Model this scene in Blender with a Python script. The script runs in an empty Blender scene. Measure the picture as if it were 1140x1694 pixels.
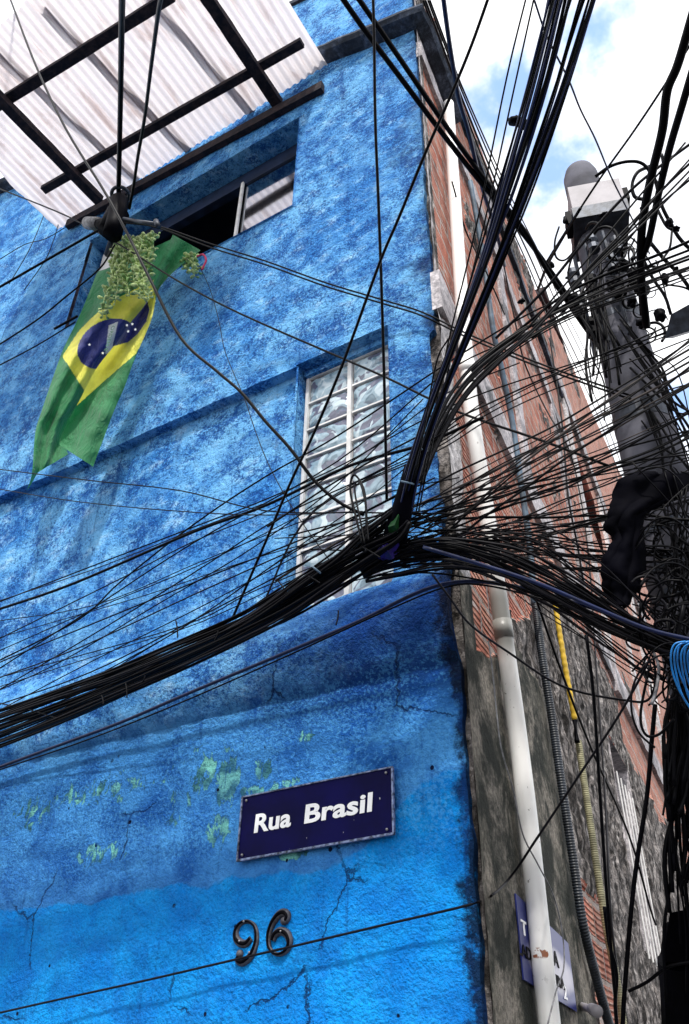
import bpy, math, random
from mathutils import Vector, Matrix, noise
random.seed(7)
sc = bpy.context.scene
COL = sc.collection
# ------------------------------------------------------------------ camera model (metres, z up, the building corner stands on the origin)
F = 1391.25; SA = 0.11464629
a, b, c = 0.55359554, 0.61921617, -0.01648248
RM = Matrix.Rotation(a, 3, 'Z') @ Matrix.Rotation(b, 3, 'X') @ Matrix.Rotation(c, 3, 'Y')
CAM = Vector((1.24428457, -2.94817841, 1.6))
SN = Vector((math.cos(SA), math.sin(SA), 0)); SD = Vector((-math.sin(SA), math.cos(SA), 0))
def ray(px, py): return RM @ Vector(((px-570)/F, 1.0, -(py-847)/F))
def P(px, py, t): return CAM + ray(px, py)*t
def tF(px, py, off=0.0): return (-off-CAM.y)/ray(px, py).y
def tS(px, py, off=0.0):
    d = ray(px, py).dot(SN)
    return (off-CAM.dot(SN))/d if d < -1e-6 else 1e9
def tZ(px, py, z): return (z-CAM.z)/ray(px, py).z
def FP(px, py, off=0.0): return P(px, py, tF(px, py, off))
def SP(px, py, off=0.0): return P(px, py, tS(px, py, off))
def ZP(px, py, z): return P(px, py, tZ(px, py, z))
def L2W(o, s, z): return SN*o + SD*s + Vector((0, 0, z))      # side wall frame: outward, along, up
def sidecoord(p): return (p.dot(SN), p.dot(SD), p.z)

cd = bpy.data.cameras.new('camera'); cam = bpy.data.objects.new('camera', cd); COL.objects.link(cam)
cam.location = CAM; cam.rotation_mode = 'QUATERNION'
Mx = RM @ Matrix(((1, 0, 0), (0, 0, -1), (0, 1, 0)))
cam.rotation_quaternion = Mx.to_quaternion()
cd.sensor_fit = 'HORIZONTAL'; cd.sensor_width = 36; cd.lens = F/1140*36; cd.clip_end = 2000; cd.clip_start = .05
sc.camera = cam
sc.view_settings.view_transform = 'Standard'; sc.view_settings.look = 'None'; sc.view_settings.gamma = 1
sc.view_settings.exposure = 0.6

# ------------------------------------------------------------------ node helpers
class NT:
    def __init__(s, tree): s.t = tree; s.n = tree.nodes; s.l = tree.links
    def put(s, sock, v):
        if isinstance(v, bpy.types.NodeSocket): s.l.new(v, sock)
        elif v is not None:
            if hasattr(sock, 'default_value') and not isinstance(v, (int, float)) and len(v) == 3 and sock.type == 'RGBA': v = (*v, 1)
            sock.default_value = v
    def node(s, typ, props=None, **ins):
        n = s.n.new(typ)
        for k, v in (props or {}).items(): setattr(n, k, v)
        for k, v in ins.items(): s.put(n.inputs[k.replace('_', ' ')], v)
        return n
    def m(s, op, x, y=None, z=None, clamp=False):
        n = s.n.new('ShaderNodeMath'); n.operation = op; n.use_clamp = clamp
        for i, v in enumerate((x, y, z)):
            if v is not None: s.put(n.inputs[i], v)
        return n.outputs[0]
    def mix(s, f, x, y, blend='MIX'):
        n = s.n.new('ShaderNodeMix'); n.data_type = 'RGBA'; n.blend_type = blend
        s.put(n.inputs[0], f); s.put(n.inputs[6], x); s.put(n.inputs[7], y)
        return n.outputs[2]
    def step(s, v, lo, hi, tmin=0.0, tmax=1.0):
        n = s.n.new('ShaderNodeMapRange'); n.interpolation_type = 'SMOOTHSTEP'
        for i, x in enumerate((v, lo, hi, tmin, tmax)): s.put(n.inputs[i], x)
        return n.outputs[0]
    def noise(s, vec, scale, detail=4, rough=.55, dist=0.0):
        return s.node('ShaderNodeTexNoise', None, Vector=vec, Scale=scale, Detail=detail, Roughness=rough, Distortion=dist).outputs[0]
    def mapv(s, vec, scale=(1, 1, 1), loc=(0, 0, 0), rot=(0, 0, 0)):
        n = s.node('ShaderNodeMapping'); s.put(n.inputs[0], vec); n.inputs['Scale'].default_value = scale
        n.inputs['Location'].default_value = loc; n.inputs['Rotation'].default_value = rot
        return n.outputs[0]
    def bump(s, h, strength=.5, dist=.01, normal=None):
        n = s.node('ShaderNodeBump', None, Strength=strength, Distance=dist); s.put(n.inputs['Height'], h)
        if normal is not None: s.put(n.inputs['Normal'], normal)
        return n.outputs[0]
MATS = {}
def newmat(name):
    m = bpy.data.materials.new(name); m.use_nodes = True; MATS[name] = m
    t = NT(m.node_tree); bsdf = m.node_tree.nodes['Principled BSDF']
    return m, t, bsdf
def objco(t): return t.node('ShaderNodeTexCoord').outputs['Object']
def plain(name, col, rough=.6, metal=0.0, spec=.5, var=.25, vs=14, bump=.2, bd=.003):
    m, t, b = newmat(name); co = objco(t)
    n = t.noise(co, vs, 5); f = t.step(n, .3, .7)
    b.inputs['Base Color'].default_value = (*col, 1)
    lo = tuple(x*(1-var) for x in col); hi = tuple(min(1, x*(1+var)) for x in col)
    t.put(b.inputs['Base Color'], t.mix(f, lo, hi)); b.inputs['Roughness'].default_value = rough
    b.inputs['Metallic'].default_value = metal; b.inputs['Specular IOR Level'].default_value = spec
    if bump: t.put(b.inputs['Normal'], t.bump(t.noise(co, vs*4, 3), bump, bd))
    return m

# ---- blue wall paint
def blue_wall():
    m, t, b = newmat('blue_plaster')
    geo = t.node('ShaderNodeNewGeometry').outputs['Position']
    sep = t.node('ShaderNodeSeparateXYZ'); t.put(sep.inputs[0], geo); X, Z = sep.outputs['X'], sep.outputs['Z']
    big = t.noise(geo, 1.3, 3, .6, .6); mid = t.noise(geo, 5.0, 5, .62, .3)
    streak = t.noise(t.mapv(geo, (7, 7, 11), rot=(0, .6, 0)), 1.0, 6, .68)
    fine = t.noise(geo, 85, 4, .7); grain = t.noise(geo, 38, 5, .72)
    # upper wall: weathered light blue, brushed on over a darker coat
    f1 = t.step(t.m('ADD', t.m('MULTIPLY', big, .42), t.m('ADD', t.m('MULTIPLY', mid, .28), t.m('MULTIPLY', streak, .34))), .40, .62)
    up = t.mix(f1, (.045, .26, .68), (.20, .54, .92))
    up = t.mix(t.step(streak, .52, .72, 0, .8), up, (.40, .68, .97))
    up = t.mix(t.step(t.m('ADD', grain, t.m('MULTIPLY', mid, .5)), .77, .64, 0, .82), up, (.008, .095, .38)); up = t.mix(t.step(t.m('ADD', fine, t.m('MULTIPLY', mid, .4)), .66, .60, 0, .75), up, (.003, .040, .20))
    # dark damp dirt close to the corner and under the top ledge
    edge = t.step(X, -.55, -.02); dmp = t.m('MULTIPLY', edge, t.step(t.noise(geo, 3.2, 6, .75, .4), .47, .62))
    up = t.mix(t.m('MULTIPLY', dmp, .72), up, (.008, .035, .14))
    # middle band: duller violet blue, older coats
    midc = t.mix(t.step(t.m('ADD', t.m('MULTIPLY', mid, .6), t.m('MULTIPLY', big, .4)), .38, .62), (.014, .115, .42), (.062, .30, .74))
    # low wall: fresh azure
    low = t.mix(t.step(mid, .35, .68), (.002, .235, .76), (.006, .36, .92))
    low = t.mix(t.step(fine, .60, .42, 0, .30), low, (.006, .12, .48))
    wob = t.m('MULTIPLY', t.m('SUBTRACT', t.noise(geo, 6.0, 4), .5), .12)
    rise = t.step(X, -.62, -.10, 0, .30)
    zb = t.m('ADD', t.m('ADD', 2.37, rise), wob)
    mlow = t.step(t.m('SUBTRACT', Z, zb), -.006, .010)
    mmid = t.step(t.m('ADD', Z, t.m('MULTIPLY', wob, 1.4)), 3.02, 3.28)
    c1 = t.mix(mlow, low, midc); c1 = t.mix(mmid, c1, up)
    # dirty dark blue below the sill ledge, with the ledge's shade painted in
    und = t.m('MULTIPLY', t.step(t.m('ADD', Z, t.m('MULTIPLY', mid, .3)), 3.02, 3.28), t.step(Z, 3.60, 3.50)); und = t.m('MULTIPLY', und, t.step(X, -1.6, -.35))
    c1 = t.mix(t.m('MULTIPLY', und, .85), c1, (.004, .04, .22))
    spk = t.step(t.m('ADD', t.noise(geo, 60, 3, .7), t.m('MULTIPLY', t.noise(geo, 4, 3), .5)), .72, .82, 0, .40); c1 = t.mix(t.m('MULTIPLY', spk, t.m('MULTIPLY', t.step(Z, 3.3, 3.1), t.step(Z, 2.3, 2.6, .15, 1))), c1, (.12, .47, .92))
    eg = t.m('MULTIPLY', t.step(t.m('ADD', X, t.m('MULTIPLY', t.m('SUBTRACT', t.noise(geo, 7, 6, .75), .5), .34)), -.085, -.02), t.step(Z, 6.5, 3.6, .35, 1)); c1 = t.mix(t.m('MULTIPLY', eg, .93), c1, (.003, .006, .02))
    # flaked places that show an old pale green coat
    blobs = None
    for (bx, bz, rx, rz, w) in ((-1.32, 2.85, .11, .11, .32), (-1.17, 2.80, .09, .14, .38), (-1.95, 2.88, .55, .10, .23), (-.98, 2.82, .06, .08, .34), (-.76, 2.93, .07, .05, .25),
                            (-2.45, 2.84, .22, .12, .24), (-1.9, 2.56, .25, .08, .26), (-1.2, 2.6, .10, .10, .31), (-.95, 2.735, .22, .035, .30), (-.8, 2.445, .09, .03, .40), (-1.45, 2.72, .12, .10, .24), (-2.7, 2.6, .2, .1, .22), (-1.25, 2.95, .3, .07, .18)):
        d = t.m('ADD', t.m('POWER', t.m('DIVIDE', t.m('SUBTRACT', X, bx), rx), 2.0), t.m('POWER', t.m('DIVIDE', t.m('SUBTRACT', Z, bz), rz), 2.0))
        g = t.m('MULTIPLY', t.step(d, 0.0, 1.5, 1, 0), w)
        blobs = g if blobs is None else t.m('MAXIMUM', blobs, g)
    fl = t.noise(t.mapv(geo, (21, 21, 11), rot=(0, -.25, 0)), 1.0, 5, .72, .5)
    gm = t.m('MULTIPLY', t.step(t.m('ADD', fl, blobs), .755, .785), t.step(blobs, .02, .06))
    gcol = t.mix(t.step(t.noise(geo, 9, 3), .4, .6), (.04, .17, .22), (.20, .60, .55))
    rim = t.m('MULTIPLY', t.step(t.m('ADD', fl, blobs), .735, .757), t.step(blobs, .02, .06))
    c1 = t.mix(t.m('MULTIPLY', rim, .6), c1, (.01, .06, .2)); c1 = t.mix(gm, c1, gcol)
    # cracks
    warp = t.node('ShaderNodeVectorMath', {'operation': 'ADD'}); t.put(warp.inputs[0], geo)
    wn = t.node('ShaderNodeTexNoise', None, Scale=5.0, Detail=6.0, Roughness=.7); t.put(wn.inputs['Vector'], geo)
    sc_ = t.node('ShaderNodeVectorMath', {'operation': 'SCALE'}); t.put(sc_.inputs[0], wn.outputs['Color']); sc_.inputs['Scale'].default_value = .16
    t.put(warp.inputs[1], sc_.outputs[0])
    vor = t.node('ShaderNodeTexVoronoi', {'feature': 'DISTANCE_TO_EDGE'}, Scale=1.5); t.put(vor.inputs['Vector'], warp.outputs[0])
    cm = t.m('MULTIPLY', t.m('MULTIPLY', t.step(vor.outputs['Distance'], .0025, .0085, 1, 0), t.step(t.noise(geo, 1.9, 2), .535, .58)), t.step(Z, 3.45, 3.2))
    c1 = t.mix(t.m('MULTIPLY', cm, .8), c1, (.004, .02, .09))
    run = t.noise(t.mapv(geo, (16, 16, .9)), 1.0, 5, .65); c1 = t.mix(t.m('MULTIPLY', t.step(run, .54, .70), t.step(t.noise(geo, 1.4, 3), .42, .60, .10, .62)), c1, (.003, .045, .22))
    tw = t.noise(t.mapv(geo, (2.2, 2.2, 3.4), rot=(0, .5, 0)), 1.3, 4, .5, 1.2); c1 = t.mix(t.step(tw, .50, .56, 0, .22), c1, (.002, .07, .35))
    # small chips down to dark plaster
    v2 = t.node('ShaderNodeTexVoronoi', None, Scale=9.0); t.put(v2.inputs['Vector'], geo)
    ch = t.m('MULTIPLY', t.step(t.m('ADD', v2.outputs['Distance'], t.m('MULTIPLY', grain, .08)), .115, .13, 1, 0), t.step(t.noise(geo, 4, 2), .50, .53))
    ch = t.m('MULTIPLY', ch, t.step(Z, 3.2, 2.9)); c1 = t.mix(ch, c1, (.002, .008, .04))
    # mould freckles
    fr = t.m('MULTIPLY', t.step(fine, .66, .74), t.step(Z, 2.4, 3.3, 0, .75)); c1 = t.mix(fr, c1, (.010, .055, .22))
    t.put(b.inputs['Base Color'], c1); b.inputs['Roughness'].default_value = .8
    b.inputs['Specular IOR Level'].default_value = .10
    hs = t.m('ADD', t.m('MULTIPLY', t.noise(geo, 62, 4, .65), 1.0), t.m('MULTIPLY', grain, .9))
    hs = t.m('ADD', hs, t.m('MULTIPLY', t.noise(geo, 11, 4, .6), 1.6))
    hs = t.m('SUBTRACT', hs, t.m('ADD', t.m('MULTIPLY', cm, 1.0), t.m('MULTIPLY', gm, .25))); hs = t.m('SUBTRACT', hs, t.m('MULTIPLY', ch, 1.2))
    t.put(b.inputs['Normal'], t.bump(hs, 1.0, .019))
    return m
BLUE = blue_wall()
# ---- side wall: hollow bricks / mortar / concrete
def sidevec(t):
    geo = t.node('ShaderNodeNewGeometry').outputs['Position']
    return t.mapv(geo, rot=(0, 0, -SA)), geo       # x = outward, y = along, z = up
def brick_mat(name='hollow_brick', c_a=(.26, .055, .030), c_b=(.52, .18, .125), dirt=.7):
    m, t, b = newmat(name); v, geo = sidevec(t)
    sep = t.node('ShaderNodeSeparateXYZ'); t.put(sep.inputs[0], v); Y, Z = sep.outputs['Y'], sep.outputs['Z']
    wz = t.m('ADD', Z, t.m('MULTIPLY', t.m('SUBTRACT', t.noise(v, 2.0, 3), .5), .03))
    row = t.m('FLOOR', t.m('DIVIDE', wz, .20)); fz = t.m('FRACT', t.m('DIVIDE', wz, .20))
    yo = t.m('ADD', Y, t.m('MULTIPLY', row, .137)); fy = t.m('FRACT', t.m('DIVIDE', yo, .30)); coln = t.m('FLOOR', t.m('DIVIDE', yo, .30))
    ridge = t.m('SINE', t.m('MULTIPLY', fz, 6.2832*6))
    wnz = t.node('ShaderNodeTexWhiteNoise', {'noise_dimensions': '2D'}); cv = t.node('ShaderNodeCombineXYZ'); t.put(cv.inputs[0], row); t.put(cv.inputs[1], coln); t.put(wnz.inputs['Vector'], cv.outputs[0])
    jn = t.m('MULTIPLY', t.m('SUBTRACT', t.noise(v, 14, 4, .7), .5), .16)
    mz = t.m('ADD', t.m('ABSOLUTE', t.m('SUBTRACT', fz, .5)), jn); my = t.m('ADD', t.m('ABSOLUTE', t.m('SUBTRACT', fy, .5)), t.m('MULTIPLY', jn, .6))
    mort = t.m('MAXIMUM', t.step(mz, .405, .44), t.step(my, .455, .475))
    smear = t.step(t.noise(t.mapv(v, (1, 1.4, 9)), 1.6, 6, .7), .61, .70)
    col = t.mix(wnz.outputs['Value'], c_a, c_b)
    col = t.mix(t.step(t.noise(v, 6, 4), .35, .7, 0, .5), col, (.60, .34, .25))
    rg = t.step(ridge, .25, .75); col = t.mix(t.m('MULTIPLY', rg, t.step(t.noise(v, 5, 3), .40, .65, .05, .60)), col, (.70, .52, .44))
    col = t.mix(t.m('MULTIPLY', mort, .9), col, (.42, .37, .34)); col = t.mix(t.m('MULTIPLY', smear, .9), col, (.74, .68, .65))
    dk = t.step(t.noise(t.mapv(v, (1, 3.2, 1.1)), 1.5, 5, .7), .52, .68, 0, dirt); col = t.mix(dk, col, (.040, .030, .028))
    t.put(b.inputs['Base Color'], col); b.inputs['Roughness'].default_value = .85; b.inputs['Specular IOR Level'].default_value = .2
    h = t.m('ADD', t.m('MULTIPLY', ridge, t.m('SUBTRACT', 1.0, t.m('MAXIMUM', mort, smear))), t.m('MULTIPLY', t.noise(v, 30, 5, .7), 2.2))
    h = t.m('SUBTRACT', h, t.m('MULTIPLY', mort, 2.2)); t.put(b.inputs['Normal'], t.bump(h, .95, .009))
    return m
BRICK = brick_mat(); PINKBRICK = brick_mat('pale_brick', (.38, .12, .08), (.62, .26, .19), .4)
def conc(name, lo, hi, dark, dscale=2.0, dthr=.55, damt=.8, bs=30, bd=.01, stretch=(1, .9, .8), light=None):
    m, t, b = newmat(name); v, geo = sidevec(t)
    n1 = t.noise(v, 3.0, 6, .65); n2 = t.noise(t.mapv(v, stretch), dscale, 6, .72, .3); n3 = t.noise(v, bs, 5, .7)
    col = t.mix(t.step(n1, .35, .65), lo, hi); col = t.mix(t.step(n3, .60, .42, 0, .5), col, dark)
    if light: col = t.mix(t.step(t.noise(v, 8, 5, .7), .56, .68, 0, .8), col, light)
    col = t.mix(t.step(n2, dthr-.05, dthr+.09, 0, damt), col, dark)
    t.put(b.inputs['Base Color'], col); b.inputs['Roughness'].default_value = .9; b.inputs['Specular IOR Level'].default_value = .2
    t.put(b.inputs['Normal'], t.bump(t.m('ADD', n3, t.m('MULTIPLY', t.noise(v, 9, 4), 1.2)), .9, bd))
    return m
CONC_DARK = conc('damp_concrete', (.085, .082, .068), (.33, .295, .25), (.012, .016, .013), 3.4, .48, .93, 45, .009)
MORTAR = conc('rough_mortar', (.15, .13, .12), (.44, .40, .38), (.014, .012, .011), 7, .48, .95, 26, .03, (1, 1.6, .8), (.62, .58, .55))
CONC = conc('beam_concrete', (.36, .33, .34), (.72, .67, .69), (.035, .045, .055), 1.8, .54, .85, 32, .006, (1, .8, .8))
WHITEW = conc('whitewashed_plaster', (.50, .48, .49), (.84, .81, .82), (.05, .05, .05), 3.0, .60, .8, 28, .012)
MOSS = conc('mouldy_ledge', (.035, .05, .08), (.14, .17, .24), (.012, .014, .018), 5, .45, .7, 28, .008)
BLACKC = plain('black_cable_sheath', (.0010, .0010, .0022), .45, 0, .09, .3, 30, 0)
GREYC = plain('dusty_cable_sheath', (.0040, .0036, .006), .5, 0, .14, .5, 12, 0)
BLUEC = plain('dark_blue_cable_sheath', (.002, .008, .05), .35, 0, .35, .3, 20, 0)
LBLUE = plain('bright_blue_cable_sheath', (.010, .18, .52), .35, 0, .5, .3, 20, 0)
BROWNC = plain('sun_bleached_sheath', (.035, .028, .026), .6, 0, .2, .5, 14, 0)
PALEC = plain('weathered_grey_sheath', (.16, .16, .17), .6, 0, .4, .4, 40, 0)
METAL = plain('dark_galvanised_metal', (.030, .036, .050), .5, .4, .4, .5, 22, .3)
BLACKM = plain('black_enamel', (.0012, .0012, .003), .55, 0, .05, .4, 20, .25)
POLE = plain('grey_pole_concrete', (.085, .085, .105), .85, 0, .3, .45, 5, .5, .004)
PALEBOX = plain('pale_box_paint', (.33, .31, .33), .6, 0, .4, .18, 6, .3)
YEL = plain('yellow_hose_plastic', (.62, .40, .03), .5, 0, .4, .25, 9, .4)
BEI = plain('beige_hose_plastic', (.30, .28, .17), .6, 0, .4, .35, 16, .4)
DHOSE = plain('dark_hose_plastic', (.020, .026, .036), .45, 0, .5, .5, 12, .3)
BPIPE = plain('blue_grey_pipe_paint', (.065, .105, .15), .6, 0, .4, .45, 12, .3)
FRAME = plain('white_frame_paint', (.66, .65, .64), .5, 0, .4, .15, 12, .3)
DFRAME = plain('dark_blue_frame_paint', (.012, .022, .055), .5, 0, .4, .4, 12, .2)
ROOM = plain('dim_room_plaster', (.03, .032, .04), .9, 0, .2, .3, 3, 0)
TARP = plain('black_plastic_sheet', (.001, .001, .003), .8, 0, .04, .3, 9, .3)
SCREW = plain('screw_metal', (.3, .29, .3), .4, .8, .5, .3, 60, 0)
PURPLE = plain('violet_plastic_scrap', (.02, .012, .14), .4, 0, .4, .4, 20, .3)
GREENP = plain('green_plastic_scrap', (.006, .05, .012), .4, 0, .4, .4, 20, .3)
RED = plain('magenta_cord', (.45, .02, .09), .6, 0, .4, .3, 60, 0)
ASPH = plain('asphalt', (.05, .05, .052), .9, 0, .3, .3, 30, .5)
PAVE = plain('pavement_concrete', (.26, .25, .24), .9, 0, .3, .2, 6, .5)
LEAF = plain('succulent_leaf', (.46, .58, .24), .45, 0, .5, .5, 30, .15)
LEAF2 = plain('succulent_leaf_dark', (.18, .32, .10), .45, 0, .5, .5, 30, .15)
PINKW = plain('pink_wall_paint', (.62, .24, .20), .8, 0, .3, .25, 3, .5)
def wood_mat(name, lo, hi):
    m, t, b = newmat(name); co = t.node('ShaderNodeNewGeometry').outputs['Position']
    n = t.noise(t.mapv(co, (9, 9, 9)), 1.5, 6, .7); n2 = t.noise(co, 60, 3)
    t.put(b.inputs['Base Color'], t.mix(t.step(n, .35, .7), lo, hi)); b.inputs['Roughness'].default_value = .8; b.inputs['Specular IOR Level'].default_value = .25
    t.put(b.inputs['Normal'], t.bump(t.m('ADD', n, n2), .6, .006)); return m
WOOD = wood_mat('dark_weathered_wood', (.006, .006, .012), (.045, .028, .030)); WOODP = wood_mat('faded_wood', (.30, .22, .22), (.62, .50, .49))
def pvc():
    m, t, b = newmat('white_pvc'); v, geo = sidevec(t)
    n = t.noise(v, 40, 3, .6); sp = t.m('MULTIPLY', t.step(n, .66, .70), t.step(t.noise(v, 5, 2), .45, .55))
    sep = t.node('ShaderNodeSeparateXYZ'); t.put(sep.inputs[0], v)
    col = t.mix(t.step(t.noise(t.mapv(v, (1, 1, .2)), 9, 5, .7), .5, .75, 0, .28), (.92, .91, .89), (.55, .52, .47))
    top = t.m('MULTIPLY', t.step(sep.outputs['Z'], 3.30, 3.42), t.step(sep.outputs['Z'], 3.80, 3.60)); col = t.mix(t.m('MULTIPLY', top, .8), col, (.12, .12, .10))  # shade below the cable bundle, painted dark onto the pipe
    # one rusty chip low on the pipe
    d = t.m('ABSOLUTE', t.m('SUBTRACT', sep.outputs['Z'], 2.105)); rs = t.m('MULTIPLY', t.step(d, .012, .022, 1, 0), t.step(t.noise(v, 30, 3), .5, .56))
    col = t.mix(rs, col, (.30, .10, .04)); col = t.mix(t.m('MULTIPLY', sp, .7), col, (.12, .10, .08))
    t.put(b.inputs['Base Color'], col); b.inputs['Roughness'].default_value = .4; return m
PVC = pvc()
def sheet_mat():
    m, t, b = newmat('translucent_roof_sheet'); geo = t.node('ShaderNodeNewGeometry').outputs['Position']
    n = t.noise(t.mapv(geo, (3.5, .8, 1)), 1.5, 6, .7, .4); n2 = t.noise(t.mapv(geo, (14, 1.6, 1)), 2, 5, .7)
    col = t.mix(t.step(n, .49, .72, 0, .65), (.76, .71, .72), (.40, .26, .22)); col = t.mix(t.step(n2, .52, .72, 0, .5), col, (.58, .50, .52))
    tr = t.node('ShaderNodeBsdfTranslucent'); t.put(tr.inputs[0], col); df = t.node('ShaderNodeBsdfDiffuse'); t.put(df.inputs[0], col)
    mx = t.node('ShaderNodeMixShader'); mx.inputs[0].default_value = .40; t.l.new(tr.outputs[0], mx.inputs[1]); t.l.new(df.outputs[0], mx.inputs[2])
    t.l.new(mx.outputs[0], t.n['Material Output'].inputs['Surface']); return m
SHEET = sheet_mat()
def cloth_mat(name, col, tr=.35):
    m, t, b = newmat(name); co = objco(t)
    n = t.noise(co, 9, 4); c2 = t.mix(t.step(n, .3, .7), tuple(x*.85 for x in col), tuple(min(1, x*1.1) for x in col))
    w = t.noise(co, 260, 2); cr_ = t.noise(t.mapv(co, (9, 9, 3.2), rot=(0, .35, 0)), 1.6, 4, .6, 1.2); nm = t.bump(t.m('ADD', t.m('MULTIPLY', w, .12), t.m('MULTIPLY', cr_, 1.6)), .7, .03)
    trn = t.node('ShaderNodeBsdfTranslucent'); t.put(trn.inputs[0], c2); t.put(b.inputs['Base Color'], c2); b.inputs['Roughness'].default_value = .65; b.inputs['Sheen Weight'].default_value = .2
    t.put(b.inputs['Normal'], nm)
    mx = t.node('ShaderNodeMixShader'); mx.inputs[0].default_value = tr; t.l.new(b.outputs[0], mx.inputs[1]); t.l.new(trn.outputs[0], mx.inputs[2])
    t.l.new(mx.outputs[0], t.n['Material Output'].inputs['Surface']); return m
CG = cloth_mat('green_cloth', (.004, .20, .055), .22); CY = cloth_mat('yellow_cloth', (.93, .86, .10), .25); CB = cloth_mat('navy_cloth', (.003, .014, .19), .08); CW = cloth_mat('white_cloth', (.75, .78, .8))
def block_mat():
    m, t, b = newmat('wavy_block_glass'); geo = t.node('ShaderNodeNewGeometry').outputs['Position']
    n = t.noise(t.mapv(geo, (1, 1, 1.5), rot=(0, .6, 0)), 4.2, 1, .4, 2.2); n2 = t.noise(geo, 8, 1, .4, 1.6)
    f = t.step(n, .47, .53); col = t.mix(f, (.11, .115, .17), (.27, .38, .45)); col = t.mix(t.step(n2, .57, .62), col, (.48, .58, .63)); col = t.mix(t.step(n2, .42, .38, 0, .6), col, (.05, .10, .14))  # swirls of refracted light painted into the glass colour
    t.put(b.inputs['Base Color'], col); b.inputs['Roughness'].default_value = .07; b.inputs['Specular IOR Level'].default_value = .7; b.inputs['Coat Weight'].default_value = .3
    t.put(b.inputs['Normal'], t.bump(t.m('ADD', n, n2), .5, .03)); return m
BLOCK = block_mat()
def pane_mat():
    m, t, b = newmat('window_glass'); b.inputs['Base Color'].default_value = (.004, .005, .008, 1); b.inputs['Roughness'].default_value = .03; b.inputs['Specular IOR Level'].default_value = 1.0; b.inputs['IOR'].default_value = 1.9
    b.inputs['Coat Weight'].default_value = 1.0; b.inputs['Coat IOR'].default_value = 2.2
    return m
PANE = pane_mat()
MIRR, _t, _b = newmat('reflective_film_glass'); _b.inputs['Base Color'].default_value = (.62, .64, .68, 1); _b.inputs['Metallic'].default_value = 1; _b.inputs['Roughness'].default_value = .06
def enamel(name, lo, hi, scr=.8):
    m, t, b = newmat(name); co = t.node('ShaderNodeNewGeometry').outputs['Position']
    n = t.noise(t.mapv(co, (60, 60, 22)), 1, 3, .6); col = t.mix(t.step(t.noise(co, 6, 4), .35, .7), lo, hi)
    col = t.mix(t.m('MULTIPLY', t.step(n, .735, .76), scr), col, (.65, .66, .72))
    sep = t.node('ShaderNodeSeparateXYZ'); t.put(sep.inputs[0], co)
    t.put(b.inputs['Base Color'], col); b.inputs['Roughness'].default_value = .55; b.inputs['Specular IOR Level'].default_value = .08; return m
NAVY = enamel('navy_enamel', (.0008, .0005, .034), (.0015, .001, .060)); SIGNW = plain('white_lettering', (.96, .96, .96), .6, 0, .2, .02, 60, 0)
RIMM = plain('scuffed_sign_rim', (.13, .16, .26), .5, .2, .3, .9, 50, .4)
def side_enamel():
    m, t, b = newmat('faded_blue_enamel'); v, geo = sidevec(t); sep = t.node('ShaderNodeSeparateXYZ'); t.put(sep.inputs[0], v); Y, Z = sep.outputs['Y'], sep.outputs['Z']
    d = t.m('ADD', t.m('POWER', t.m('DIVIDE', t.m('SUBTRACT', Y, .92), .42), 2.0), t.m('POWER', t.m('DIVIDE', t.m('SUBTRACT', Z, 2.10), .085), 2.0))
    f = t.step(t.m('ADD', d, t.m('MULTIPLY', t.noise(v, 10, 3), .8)), .8, 1.7); t.put(b.inputs['Base Color'], t.mix(f, (.55, .53, .60), (.012, .022, .17))); b.inputs['Roughness'].default_value = .4; return m
SENAM = side_enamel()

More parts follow.
